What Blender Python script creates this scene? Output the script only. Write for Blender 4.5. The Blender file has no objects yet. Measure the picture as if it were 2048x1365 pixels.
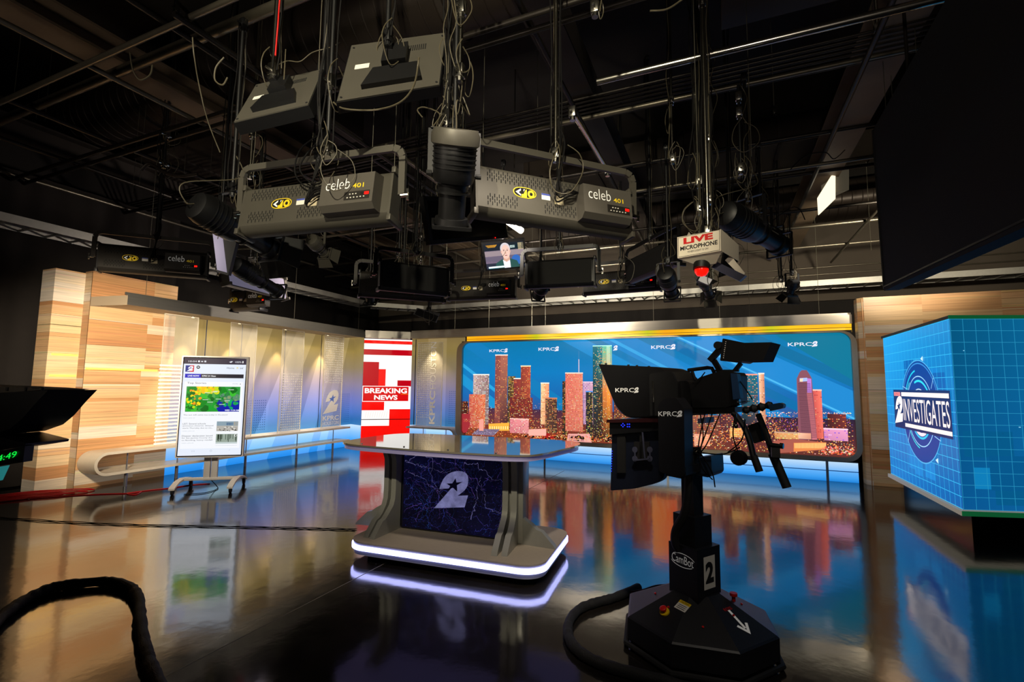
import bpy, bmesh, math, random
from mathutils import Vector, Matrix
from mathutils.geometry import tessellate_polygon
random.seed(7)
SC = bpy.context.scene
COL = SC.collection
PI = math.pi
# ------------------------------------------------------------------ camera geometry (measured from the photograph)
FOC = 960.6; PITCH = math.radians(5.231); ROLL = math.radians(-0.608); YAW = math.radians(23.357); CH = 1.45
def _basis():
    cp, sp = math.cos(PITCH), math.sin(PITCH)
    r = Vector((1, 0, 0)); u = Vector((0, -sp, cp)); w = Vector((0, cp, sp))
    c, s = math.cos(ROLL), math.sin(ROLL)
    r2 = c*r - s*u; u2 = s*r + c*u
    Z = Matrix.Rotation(YAW, 3, 'Z')
    return Z @ r2, Z @ u2, Z @ w
RR, UU, WW = _basis()
def ray(x, y): return WW + RR*((x-1024)/FOC) - UU*((y-682.5)/FOC)
O = Vector((0, 0, CH))
def onZ(x, y, z): d = ray(x, y); return O + d*((z-CH)/d.z)
def onY(x, y, Y): d = ray(x, y); return O + d*(Y/d.y)
def onX(x, y, X): d = ray(x, y); return O + d*(X/d.x)
def onD(x, y, D): return O + ray(x, y)*D
def onPl(x, y, p, a):      # vertical plane through p with heading a (radians)
    n = Vector((-math.sin(a), math.cos(a), 0)); d = ray(x, y)
    return O + d*(n.dot(Vector((p[0], p[1], 0)))/n.dot(d))

# ------------------------------------------------------------------ colours and materials
def lin(c): return c/12.92 if c <= .04045 else ((c+.055)/1.055)**2.4
def C(h, k=1.0):
    if isinstance(h, (tuple, list)): return (h[0]*k, h[1]*k, h[2]*k)
    h = h.lstrip('#'); return tuple(lin(int(h[i:i+2], 16)/255)*k for i in (0, 2, 4))
def mixc(a, b, t): return tuple(a[i]*(1-t)+b[i]*t for i in range(3))
def mat(name, col, rough=.5, metal=0., emis=None, es=1., noise=0., nscale=20., bump=0., bscale=60., alpha=1., spec=.5, ior=1.45, coat=0., aniso=None):
    m = bpy.data.materials.new(name); m.use_nodes = True
    nt = m.node_tree; b = nt.nodes['Principled BSDF']; N = nt.nodes.new; L = nt.links.new
    c = C(col)
    b.inputs['Roughness'].default_value = rough; b.inputs['Metallic'].default_value = metal
    b.inputs['Specular IOR Level'].default_value = spec; b.inputs['IOR'].default_value = ior
    b.inputs['Coat Weight'].default_value = coat; b.inputs['Alpha'].default_value = alpha
    tc = N('ShaderNodeTexCoord'); nz = N('ShaderNodeTexNoise'); nz.inputs['Scale'].default_value = nscale; nz.inputs['Detail'].default_value = 4
    if aniso:
        mp = N('ShaderNodeMapping'); mp.inputs['Scale'].default_value = aniso
        L(tc.outputs['Object'], mp.inputs['Vector']); L(mp.outputs['Vector'], nz.inputs['Vector'])
    else: L(tc.outputs['Object'], nz.inputs['Vector'])
    mx = N('ShaderNodeMix'); mx.data_type = 'RGBA'
    mx.inputs['A'].default_value = (*[v*(1-noise) for v in c], 1); mx.inputs['B'].default_value = (*[min(1, v*(1+noise)) for v in c], 1)
    L(nz.outputs['Fac'], mx.inputs['Factor']); L(mx.outputs['Result'], b.inputs['Base Color'])
    if bump:
        n2 = N('ShaderNodeTexNoise'); n2.inputs['Scale'].default_value = bscale; bp = N('ShaderNodeBump'); bp.inputs['Strength'].default_value = bump; bp.inputs['Distance'].default_value = .01
        L(tc.outputs['Object'], n2.inputs['Vector']); L(n2.outputs['Fac'], bp.inputs['Height']); L(bp.outputs['Normal'], b.inputs['Normal'])
    if emis is not None:
        b.inputs['Emission Color'].default_value = (*C(emis), 1); b.inputs['Emission Strength'].default_value = es
    return m
def art_mat(name, es=1., base=0., rough=.4, grain=None, alpha=None, gs=.12):
    """material reading the mesh's own colour attribute: es = emission, base = diffuse share"""
    m = bpy.data.materials.new(name); m.use_nodes = True
    nt = m.node_tree; b = nt.nodes['Principled BSDF']; N = nt.nodes.new; L = nt.links.new
    at = N('ShaderNodeVertexColor'); at.layer_name = 'Col'; src = at.outputs['Color']
    if grain:
        tc = N('ShaderNodeTexCoord'); mp = N('ShaderNodeMapping'); mp.inputs['Scale'].default_value = grain
        nz = N('ShaderNodeTexNoise'); nz.inputs['Scale'].default_value = 1; nz.inputs['Detail'].default_value = 6; nz.inputs['Roughness'].default_value = .65
        mr = N('ShaderNodeMapRange'); mr.inputs['From Min'].default_value = .3; mr.inputs['From Max'].default_value = .7
        mr.inputs['To Min'].default_value = 1-gs*1.6; mr.inputs['To Max'].default_value = 1+gs
        vm = N('ShaderNodeVectorMath'); vm.operation = 'SCALE'
        L(tc.outputs['Object'], mp.inputs['Vector']); L(mp.outputs['Vector'], nz.inputs['Vector']); L(nz.outputs['Fac'], mr.inputs['Value'])
        L(src, vm.inputs[0]); L(mr.outputs['Result'], vm.inputs['Scale']); src = vm.outputs['Vector']
    vb = N('ShaderNodeVectorMath'); vb.operation = 'SCALE'; vb.inputs['Scale'].default_value = base
    L(src, vb.inputs[0]); L(vb.outputs['Vector'], b.inputs['Base Color'])
    if es: L(src, b.inputs['Emission Color'])
    b.inputs['Emission Strength'].default_value = es
    b.inputs['Roughness'].default_value = rough
    if not base: b.inputs['Specular IOR Level'].default_value = .25
    if alpha is not None: b.inputs['Alpha'].default_value = alpha
    return m

# ------------------------------------------------------------------ mesh building
WM = {}
def tag(o, label=None, cat=None, group=None, kind=None):
    if label: o['label'] = label
    if cat: o['category'] = cat
    if group: o['group'] = group
    if kind: o['kind'] = kind
    return o
def thing(name, label, cat, loc=(0, 0, 0), rz=0, group=None):
    o = bpy.data.objects.new(name, None); COL.objects.link(o); o.empty_display_size = .1
    o.location = loc; o.rotation_euler = (0, 0, rz)
    WM[o] = Matrix.Translation(loc) @ Matrix.Rotation(rz, 4, 'Z')
    return tag(o, label, cat, group)
class MB:
    def __init__(s): s.v = []; s.f = []; s.m = []
    def poly(s, pts, m=0):
        i = len(s.v); s.v += [Vector(p) for p in pts]; s.f.append(tuple(range(i, i+len(pts)))); s.m.append(m); return s
    def add(s, vs, fs, m=0):
        i = len(s.v); s.v += [Vector(p) for p in vs]
        for f in fs: s.f.append(tuple(k+i for k in f)); s.m.append(m)
        return s
    def box(s, c, d, m=0, R=None, bev=0, seg=2):
        if bev:
            bm = bmesh.new(); bmesh.ops.create_cube(bm, size=1)
            for v in bm.verts: v.co = Vector((v.co.x*d[0], v.co.y*d[1], v.co.z*d[2]))
            bmesh.ops.bevel(bm, geom=bm.edges[:], offset=bev, segments=seg, affect='EDGES', profile=.5)
            bm.verts.index_update(); vs = [v.co.copy() for v in bm.verts]; fs = [tuple(v.index for v in f.verts) for f in bm.faces]; bm.free()
        else:
            vs = [Vector((x*d[0]/2, y*d[1]/2, z*d[2]/2)) for z in (-1, 1) for y in (-1, 1) for x in (-1, 1)]
            fs = [(0, 2, 3, 1), (4, 5, 7, 6), (0, 1, 5, 4), (2, 6, 7, 3), (0, 4, 6, 2), (1, 3, 7, 5)]
        if R is not None: vs = [R @ v for v in vs]
        c = Vector(c); return s.add([v+c for v in vs], fs, m)
    def bb(s, a, b, m=0, bev=0):     # box by two corners
        a, b = Vector(a), Vector(b); d = b-a
        return s.box((a+b)/2, (abs(d.x), abs(d.y), abs(d.z)), m, None, bev)
    def bar(s, p, q, w, h, m=0, up=(0, 0, 1), bev=0):     # rectangular bar from p to q
        p, q = Vector(p), Vector(q); d = q-p; x = d.normalized(); y = Vector(up).cross(x)
        if y.length < 1e-4: y = Vector((1, 0, 0)).cross(x)
        y.normalize(); z = x.cross(y); R = Matrix((x, y, z)).transposed()
        return s.box((p+q)/2, (d.length, w, h), m, R, bev)
    def cyl(s, p, q, r, n=12, m=0, r2=None, cap=True):
        p, q = Vector(p), Vector(q); r2 = r if r2 is None else r2
        x = (q-p).normalized(); a = Vector((0, 0, 1)) if abs(x.z) < .9 else Vector((1, 0, 0)); y = a.cross(x).normalized(); z = x.cross(y)
        vs = []; 
        for c, R in ((p, r), (q, r2)):
            for k in range(n): t = 2*PI*k/n; vs.append(c + (y*math.cos(t)+z*math.sin(t))*R)
        fs = [(k, (k+1) % n, n+(k+1) % n, n+k) for k in range(n)]
        if cap: fs += [tuple(range(n))[::-1], tuple(range(n, 2*n))]
        return s.add(vs, fs, m)
    def lathe(s, prof, p, q, n=20, m=0):     # profile of (t along axis in metres, radius)
        p, q = Vector(p), Vector(q); x = (q-p).normalized(); a = Vector((0, 0, 1)) if abs(x.z) < .9 else Vector((1, 0, 0)); y = a.cross(x).normalized(); z = x.cross(y)
        vs = []
        for t, R in prof:
            for k in range(n): an = 2*PI*k/n; vs.append(p + x*t + (y*math.cos(an)+z*math.sin(an))*max(R, 1e-4))
        fs = []
        for j in range(len(prof)-1):
            for k in range(n): fs.append((j*n+k, j*n+(k+1) % n, (j+1)*n+(k+1) % n, (j+1)*n+k))
        return s.add(vs, fs, m)
    def tube(s, pts, r, n=6, m=0, closed=False):
        pts = [Vector(p) for p in pts]; K = len(pts); vs = []; y = None
        for i in range(K):
            if closed: t = pts[(i+1) % K]-pts[i-1]
            else: t = pts[min(i+1, K-1)]-pts[max(i-1, 0)]
            if t.length < 1e-7: t = Vector((0, 0, 1))
            t.normalize()
            if y is None:
                a = Vector((0, 0, 1)) if abs(t.z) < .9 else Vector((1, 0, 0)); y = a.cross(t).normalized()
            else:
                y = y - t*y.dot(t)
                if y.length < 1e-5: y = Vector((1, 0, 0)).cross(t)
                y.normalize()
            z = t.cross(y); rr = r[i] if isinstance(r, (list, tuple)) else r
            for k in range(n): an = 2*PI*k/n; vs.append(pts[i]+(y*math.cos(an)+z*math.sin(an))*rr)
        fs = []
        for i in range(K if closed else K-1):
            j = (i+1) % K
            for k in range(n): fs.append((i*n+k, i*n+(k+1) % n, j*n+(k+1) % n, j*n+k))
        if not closed: fs += [tuple(range(n))[::-1], tuple(range((K-1)*n, K*n))]
        return s.add(vs, fs, m)
    def prism(s, pts, off, m=0, ms=None):      # planar outline + its copy moved by off
        pts = [Vector(p) for p in pts]; off = Vector(off); n = len(pts)
        i = len(s.v); s.v += pts + [p+off for p in pts]
        tri = tessellate_polygon([pts])
        for t in tri: s.f.append(tuple(i+k for k in t)); s.m.append(m); s.f.append(tuple(i+n+k for k in t[::-1])); s.m.append(m)
        for k in range(n): s.f.append((i+k, i+(k+1) % n, i+n+(k+1) % n, i+n+k)); s.m.append(m if ms is None else ms)
        return s
    def flat(s, pts, m=0):
        pts = [Vector(p) for p in pts]; i = len(s.v); s.v += pts
        for t in tessellate_polygon([pts]): s.f.append(tuple(i+k for k in t)); s.m.append(m)
        return s
    def text(s, txt, org, ux, uz, w=None, h=None, m=0, bold=0., shear=0., center=False):
        V, F, (x0, y0, x1, y1) = textmesh(txt, bold)
        k = (w/(x1-x0)) if w else h/(y1-y0); ky = h/(y1-y0) if h else k; kx = k if w else ky
        ux, uz, org = Vector(ux), Vector(uz), Vector(org); cx = (x0+x1)/2 if center else x0
        return s.add([org + ux*((x-cx)*kx + shear*(y-y0)*ky) + uz*((y-y0)*ky) for x, y in V], F, m)
    def xf(s, M): s.v = [M @ v for v in s.v]; return s
    def build(s, name, mats, parent=None, label=None, cat=None, group=None, kind=None, smooth=35, cols=None):
        if not isinstance(mats, (list, tuple)): mats = [mats]
        if parent is not None:
            P = parent; 
            while P not in WM: P = P.parent
            I = WM[P].inverted(); vs = [I @ v for v in s.v]; loc = None
        else:
            xs = [v.x for v in s.v]; ys = [v.y for v in s.v]; z0 = min(v.z for v in s.v)
            loc = Vector(((min(xs)+max(xs))/2, (min(ys)+max(ys))/2, z0)); vs = [v-loc for v in s.v]
        me = bpy.data.meshes.new(name); me.from_pydata([tuple(v) for v in vs], [], s.f)
        for m_ in mats: me.materials.append(m_)
        me.polygons.foreach_set('material_index', s.m)
        if cols is not None:
            ca = me.color_attributes.new('Col', 'FLOAT_COLOR', 'CORNER'); buf = []
            for f, c in zip(s.f, cols):
                if isinstance(c[0], (tuple, list)): 
                    for q in c: buf += [q[0], q[1], q[2], 1]
                else: buf += [c[0], c[1], c[2], 1]*len(f)
            ca.data.foreach_set('color', buf)
        elif smooth:
            bm = bmesh.new(); bm.from_mesh(me); bmesh.ops.recalc_face_normals(bm, faces=bm.faces[:]); bm.to_mesh(me); bm.free()
            me.polygons.foreach_set('use_smooth', [True]*len(me.polygons)); me.set_sharp_from_angle(angle=math.radians(smooth))
        me.update()
        o = bpy.data.objects.new(name, me); COL.objects.link(o)
        if parent is not None: o.parent = parent
        else: o.location = loc
        return tag(o, label, cat, group, kind)
_TX = {}
def textmesh(txt, bold=0.):
    k = (txt, bold)
    if k not in _TX:
        cu = bpy.data.curves.new('t', 'FONT'); cu.body = txt; cu.size = 1; cu.offset = bold; cu.resolution_u = 3
        ob = bpy.data.objects.new('t', cu); COL.objects.link(ob)
        bpy.context.view_layer.update()
        me = bpy.data.meshes.new_from_object(ob.evaluated_get(bpy.context.evaluated_depsgraph_get()))
        V = [(v.co.x, v.co.y) for v in me.vertices]; F = [tuple(p.vertices) for p in me.polygons]
        bpy.data.objects.remove(ob); bpy.data.curves.remove(cu); bpy.data.meshes.remove(me)
        xs = [a for a, b in V]; ys = [b for a, b in V]
        _TX[k] = (V, F, (min(xs), min(ys), max(xs), max(ys)))
    return _TX[k]
# outline of the numeral emblem (x right, y up, unit height ~1)
TWO = [((x-425)/757, (1095-y)/757) for x, y in [(525, 718), (545, 640), (600, 520), (650, 455), (700, 410), (760, 376), (820, 355), (875, 343), (930, 338), (985, 343), (1030, 355), (1065, 380), (1085, 410), (1098, 450), (1103, 500), (1098, 560), (1085, 610), (1062, 655), (1030, 700), (990, 740), (950, 770), (895, 815), (1103, 787), (1040, 1018), (425, 1095), (775, 672), (705, 690)]]
STAR = [((x-425)/757, (1095-y)/757) for x, y in [(852, 480), (868, 562), (990, 540), (880, 612), (888, 735), (800, 668), (700, 715), (745, 640), (668, 597), (785, 585)]]
class Art:
    """flat picture in its own plane: u right, v up; stacked polygons each with its own colour"""
    def __init__(s, W, H, step=.0006): s.W, s.H, s.st = W, H, step; s.mb = MB(); s.c = []; s.L = 0
    def up(s): s.L += 1; return s
    def poly(s, pts, col):
        y = -s.L*s.st; n0 = len(s.mb.f); P = [Vector((a, y, b)) for a, b in pts]
        if len(P) <= 4: s.mb.poly(P)
        else: s.mb.flat(P)
        k = len(s.mb.f)-n0; s.c += [col]*k; return s
    def rect(s, x0, y0, x1, y1, col): return s.poly([(x0, y0), (x1, y0), (x1, y1), (x0, y1)], col)
    def grad(s, x0, y0, x1, y1, bl, br, tr, tl):
        y = -s.L*s.st; s.mb.poly([(x0, y, y0), (x1, y, y0), (x1, y, y1), (x0, y, y1)]); s.c.append((bl, br, tr, tl)); return s
    def ramp(s, x0, x1, stops, n=1):     # vertical ramp, stops of (y, colour)
        for (ya, ca), (yb, cb) in zip(stops, stops[1:]): s.grad(x0, ya, x1, yb, ca, ca, cb, cb)
    def text(s, t, x0, y0, w=None, h=None, col=(1, 1, 1), bold=0., shear=0., center=False, ux=(1, 0), uz=(0, 1)):
        n0 = len(s.mb.f); s.mb.text(t, (x0, -s.L*s.st, y0), (ux[0], 0, ux[1]), (uz[0], 0, uz[1]), w, h, 0, bold, shear, center)
        s.c += [col]*(len(s.mb.f)-n0); return s
    def two(s, x, y, h, col, star, sx=1., shear=0.):
        s.poly([(x+(a*sx+shear*b)*h, y+b*h) for a, b in TWO], col); s.L += 1; s.poly([(x+(a*sx+shear*b)*h, y+b*h) for a, b in STAR], star); s.L -= 1; return s
    def ring(s, cx, cy, r0, r1, col, a0=0, a1=360, n=48, ky=1.):
        k = max(3, int(n*abs(a1-a0)/360))
        for i in range(k):
            t0 = math.radians(a0+(a1-a0)*i/k); t1 = math.radians(a0+(a1-a0)*(i+1)/k)
            s.poly([(cx+r0*math.cos(t0), cy+ky*r0*math.sin(t0)), (cx+r1*math.cos(t0), cy+ky*r1*math.sin(t0)), (cx+r1*math.cos(t1), cy+ky*r1*math.sin(t1)), (cx+r0*math.cos(t1), cy+ky*r0*math.sin(t1))], col)
        return s
    def clip(s, x0, y0, x1, y1):     # clamp everything to the frame
        for v in s.mb.v: v.x = min(max(v.x, x0), x1); v.z = min(max(v.z, y0), y1)
    def build(s, name, mt, org, ang, parent=None, **kw):
        s.mb.xf(Matrix.Translation(org) @ Matrix.Rotation(ang, 4, 'Z'))
        return s.mb.build(name, mt, parent, smooth=0, cols=s.c, **kw)
def bez(p0, p1, p2, p3, n=14):
    p0, p1, p2, p3 = map(Vector, (p0, p1, p2, p3)); out = []
    for i in range(n+1): t = i/n; out.append(p0*(1-t)**3+p1*3*t*(1-t)**2+p2*3*t*t*(1-t)+p3*t**3)
    return out
def spline(P, n=8, closed=False):
    P = [Vector(p) for p in P]; K = len(P); out = []
    for i in range(K if closed else K-1):
        a, b, c, d = (P[(i-1) % K], P[i], P[(i+1) % K], P[(i+2) % K]) if closed else (P[max(i-1, 0)], P[i], P[i+1], P[min(i+2, K-1)])
        for j in range(n):
            t = j/n; out.append(.5*((2*b)+(c-a)*t+(2*a-5*b+4*c-d)*t*t+(3*b-a-3*c+d)*t**3))
    if not closed: out.append(P[-1])
    return out
def rrect(x0, y0, x1, y1, r, n=6):
    o = []
    for cx, cy, a in ((x1-r, y0+r, -90), (x1-r, y1-r, 0), (x0+r, y1-r, 90), (x0+r, y0+r, 180)):
        for i in range(n+1): t = math.radians(a+90*i/n); o.append((cx+r*math.cos(t), cy+r*math.sin(t)))
    return o
def copy_tree(o, **kw):
    c = o.copy(); COL.objects.link(c)
    for k in o.children:
        d = k.copy(); COL.objects.link(d); d.parent = c
        for g in k.children: e = g.copy(); COL.objects.link(e); e.parent = d
    for k, v in kw.items(): setattr(c, k, v)
    return c

# shared materials
M = dict(
 black=mat('black_powder_coat', '#0c0c0d', .45, noise=.2, bump=.05, bscale=300),
 matte=mat('matte_black', '#060606', .85, noise=.3),
 gloss=mat('gloss_black', '#08080a', .15),
 plastic=mat('dark_plastic', '#141416', .35, noise=.1),
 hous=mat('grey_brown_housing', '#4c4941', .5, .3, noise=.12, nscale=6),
 hous_dk=mat('dark_housing', '#26231f', .5, .3, noise=.15, nscale=6),  # housing colour with shade put in, for unlit fixtures; also control panels
 ctl=mat('control_box_grey', '#5b5750', .42, .35, noise=.06),
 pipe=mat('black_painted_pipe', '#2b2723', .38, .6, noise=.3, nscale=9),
 pipel=mat('lit_grey_pipe', '#6d675a', .35, .7, noise=.25, nscale=7),  # grey pipe colour raised so the pipes look lit
 chrome=mat('worn_chrome', '#b9b6ad', .22, 1.),
 alu=mat('brushed_aluminium', '#9fa0a2', .32, .9, noise=.15, nscale=4, aniso=(1, 1, 40)),
 wire=mat('steel_wire', '#8b8878', .35, .8),
 cable=mat('black_cable', '#090808', .75, spec=.2),
 cablel=mat('grey_cable', '#4c4636', .5),
 beam=mat('dark_ceiling_steel', '#2a2420', .6, .3, noise=.3, nscale=3),
 duct=mat('dark_duct', '#2e2722', .5, .45, noise=.25, nscale=2),
 white=mat('white_powder_coat', '#e6ddd0', .4, noise=.03),
 offw=mat('cream_laminate', '#cfc3b0', .35, noise=.04),
 red=mat('red_plastic', '#c01410', .35), yellow=mat('yellow_plastic', '#d8b400', .4),
 rub=mat('rubber', '#101010', .7), lblw=mat('white_label', '#d9d6cc', .6), txtw=mat('white_lettering', '#e8e8e4', .5, emis='#e8e8e4', es=.10),
 txty=mat('yellow_lettering', '#e0c020', .5, emis='#e0c020', es=.12), lblb=mat('blue_label', '#3d4c9a', .6), slot=mat('vent_slot', '#050505', .9),
 ledr=mat('red_led', '#300000', .4, emis='#ff1008', es=2.5), ledb=mat('blue_led', '#000030', .4, emis='#2030ff', es=2.5),
 ledg=mat('green_led', '#002000', .4, emis='#10e040', es=1.2),
)
# ================================================================== ROOM SHELL
def floor_mat():
    m = bpy.data.materials.new('polished_dark_concrete'); m.use_nodes = True
    nt = m.node_tree; b = nt.nodes['Principled BSDF']; N = nt.nodes.new; L = nt.links.new
    tc = N('ShaderNodeTexCoord'); nz = N('ShaderNodeTexNoise'); nz.inputs['Scale'].default_value = 1.6; nz.inputs['Detail'].default_value = 8
    cr = N('ShaderNodeValToRGB'); cr.color_ramp.elements[0].position = .3; cr.color_ramp.elements[0].color = (*C('#0d0b0a'), 1); cr.color_ramp.elements[1].position = .75; cr.color_ramp.elements[1].color = (*C('#1d1915'), 1)
    L(tc.outputs['Object'], nz.inputs['Vector']); L(nz.outputs['Fac'], cr.inputs['Fac']); L(cr.outputs['Color'], b.inputs['Base Color'])
    n2 = N('ShaderNodeTexNoise'); n2.inputs['Scale'].default_value = 3.2; n2.inputs['Detail'].default_value = 6
    mr = N('ShaderNodeMapRange'); mr.inputs['To Min'].default_value = .065; mr.inputs['To Max'].default_value = .145
    L(tc.outputs['Object'], n2.inputs['Vector']); L(n2.outputs['Fac'], mr.inputs['Value']); L(mr.outputs['Result'], b.inputs['Roughness'])
    n3 = N('ShaderNodeTexNoise'); n3.inputs['Scale'].default_value = 7; n3.inputs['Detail'].default_value = 3
    bp = N('ShaderNodeBump'); bp.inputs['Strength'].default_value = .045; bp.inputs['Distance'].default_value = .02
    L(tc.outputs['Object'], n3.inputs['Vector']); L(n3.outputs['Fac'], bp.inputs['Height']); L(bp.outputs['Normal'], b.inputs['Normal'])
    b.inputs['IOR'].default_value = 2.55; b.inputs['Specular IOR Level'].default_value = .5
    return m
RX0, RX1, RY0, RY1, RH = -9.6, 6.2, -4.2, 11.9, 5.7
wallm = mat('black_drape', '#15110f', .9, noise=.35, nscale=5, aniso=(6, 6, .4), bump=.3, bscale=8)
ceilm = mat('dark_ceiling_deck', '#1a1613', .85, noise=.3, nscale=2, aniso=(1, 14, 1))
MB().bb((RX0, RY0, -.12), (RX1, RY1, 0)).build('floor', floor_mat(), kind='structure', smooth=0)
def pleated(x0, y0, x1, y1, z0, z1, thick, name, amp=.035, wl=.33):
    a, b = Vector((x0, y0, 0)), Vector((x1, y1, 0)); d = (b-a); Ln = d.length; d.normalize(); n = Vector((-d.y, d.x, 0)); K = int(Ln/wl*6)
    mb = MB(); vs = []
    for i in range(K+1):
        t = Ln*i/K; q = a+d*t+n*(amp*math.sin(2*PI*t/wl)*(0.7+.3*math.sin(t*1.7))); vs += [q+Vector((0, 0, z0)), q+Vector((0, 0, z1))]
    mb.add(vs, [(2*i, 2*i+2, 2*i+3, 2*i+1) for i in range(K)])
    mb.poly([a-n*thick+Vector((0, 0, z0)), b-n*thick+Vector((0, 0, z0)), b-n*thick+Vector((0, 0, z1)), a-n*thick+Vector((0, 0, z1))])
    return mb.build(name, wallm, kind='structure', smooth=60)
MB().bb((RX0-.1, RY1, 0), (RX1+.1, RY1+.1, RH)).build('wall_back', wallm, kind='structure', smooth=0)
MB().bb((RX0-.1, RY0, 0), (RX0, RY1, RH)).build('wall_left', wallm, kind='structure', smooth=0)
MB().bb((RX1, RY0, 0), (RX1+.1, RY1, RH)).build('wall_right', wallm, kind='structure', smooth=0)
MB().bb((RX0-.1, RY0-.1, 0), (RX1+.1, RY0, RH)).build('wall_front', wallm, kind='structure', smooth=0)
MB().bb((RX0-.1, RY0-.1, RH), (RX1+.1, RY1+.1, RH+.1)).build('ceiling', ceilm, kind='structure', smooth=0)
# black studio drape hanging along the left side behind the set
def drape(x0, y0, x1, y1, z1, label):
    a, b = Vector((x0, y0, 0)), Vector((x1, y1, 0)); d = (b-a); Ln = d.length; d.normalize(); n = Vector((-d.y, d.x, 0)); wl = .3; K = int(Ln/wl*8); mb = MB(); vs = []
    for i in range(K+1):
        t = Ln*i/K; w = .04*math.sin(2*PI*t/wl)*(.6+.4*math.sin(t*2.3+1))
        for z, k in ((.02, 1.3), (z1*.5, 1.), (z1, .7)): vs.append(a+d*t+n*(w*k)+Vector((0, 0, z)))
    mb.add(vs, [f for i in range(K) for f in ((3*i, 3*i+3, 3*i+4, 3*i+1), (3*i+1, 3*i+4, 3*i+5, 3*i+2))])
    mb.build('stage_drape', mat('drape_cloth', '#17120f', .95, noise=.3, nscale=8), label=label, cat='curtain', smooth=80)
drape(-8.75, 5.3, -8.75, -1.5, 4.3, 'tall black pleated drape left of the wooden pillar')
# saw-cut joint in the concrete
a = onZ(322, 1359, 0); b = onZ(620, 1205, 0); d = (b-a).normalized(); n = Vector((-d.y, d.x, 0))*.0035
jm = mat('joint_filler', '#5a5348', .5)
p, q = a-d*1.2, b+d*5.5
MB().poly([p-n+Vector((0, 0, .0008)), q-n+Vector((0, 0, .0008)), q+n+Vector((0, 0, .0008)), p+n+Vector((0, 0, .0008))]).build('floor_joint', jm, kind='structure', smooth=0)

# ================================================================== THE SET: LEFT SIDE
LX = -7.92
wood = art_mat('plank_veneer', es=.10, base=.82, rough=.42, grain=(1.2, 1.2, 55), gs=.16)
WC = ['#e8c08c', '#dca672', '#efd0a4', '#c98a58', '#f4e2c6', '#e4b482', '#d39862', '#f6ead8', '#ecc898']
def planks(A, x0, x1, z0, z1, seed, hs=(.05, .22), dark=1.):
    r = random.Random(seed); z = z0
    while z < z1-.005:
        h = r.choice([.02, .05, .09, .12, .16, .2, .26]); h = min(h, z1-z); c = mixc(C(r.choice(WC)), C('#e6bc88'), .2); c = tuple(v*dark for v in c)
        A.L = 1; A.rect(x0, z, x1, z+h, c)
        A.L = 2
        if h > .06:
            for k in range(r.randint(1, 3)):
                zz = z+r.uniform(.01, h-.012); t = r.uniform(.003, .012); A.rect(x0, zz, x1, zz+t, tuple(v*r.choice([.8, .88, 1.06]) for v in c))
        if r.random() < .5: A.rect(x0, z, x1, z+.0035, tuple(v*.35 for v in c))
        z += h
def wood_face(name, org, ang, W, H, cols, parent, seed, dark=1.):  # dark scales plank colour down to put shade on turned faces
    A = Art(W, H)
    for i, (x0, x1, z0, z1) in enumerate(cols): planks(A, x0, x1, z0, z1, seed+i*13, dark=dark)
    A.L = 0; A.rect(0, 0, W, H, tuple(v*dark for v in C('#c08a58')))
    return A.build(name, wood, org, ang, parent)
carc = mat('veneer_core', '#b98a5e', .5, noise=.15, nscale=12)
# narrow outer pillar
t = thing('wood_tower', 'narrow outer pillar clad in horizontal wood planks with two glowing slots', 'pillar', (-8.2, 3.5, 0))
MB().bb((-8.35, 3.40, 0), (-8.085, 3.70, 2.93)).build('core', carc, t, smooth=0)
wood_face('front_cladding', (-8.08, 3.36, 0), PI/2, .34, 2.94, [(0, .34, 0, 2.94)], t, 5)
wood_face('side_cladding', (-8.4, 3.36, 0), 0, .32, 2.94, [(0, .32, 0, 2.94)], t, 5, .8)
glow_y = mat('warm_slot_glow', '#ffd060', .5, emis='#ffc83a', es=1.6)
for z in (1.78, 1.50): MB().bb((-8.076, 3.40, z), (-8.064, 3.68, z+.022)).build('slot_light', glow_y, t, label='yellow glowing slot', smooth=0)
# main plank wall
t = thing('wood_cladding_unit', 'wide honey-coloured plank wall behind the left end of the silver header', 'wall panel', (-8.0, 4.2, 0))
MB().bb((-8.06, 3.72, 0), (-7.935, 4.80, 2.94)).build('core', carc, t, smooth=0)
wood_face('plank_cladding', (LX, 3.70, 0), PI/2, 1.14, 2.96, [(0, .70, 0, 1.60), (.70, 1.14, .62, 1.60), (.70, 1.14, 0, .62), (0, .74, 1.60, 2.30), (.74, 1.14, 1.60, 2.30), (0, .80, 2.30, 2.96), (.80, 1.14, 2.30, 2.96)], t, 21)
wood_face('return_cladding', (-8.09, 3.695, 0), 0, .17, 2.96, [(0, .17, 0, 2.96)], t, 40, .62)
MB().bb((-7.918, 3.71, 1.60), (-7.905, 4.62, 1.622)).build('slot_light', glow_y, t, label='yellow glowing slot', smooth=0)

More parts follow.
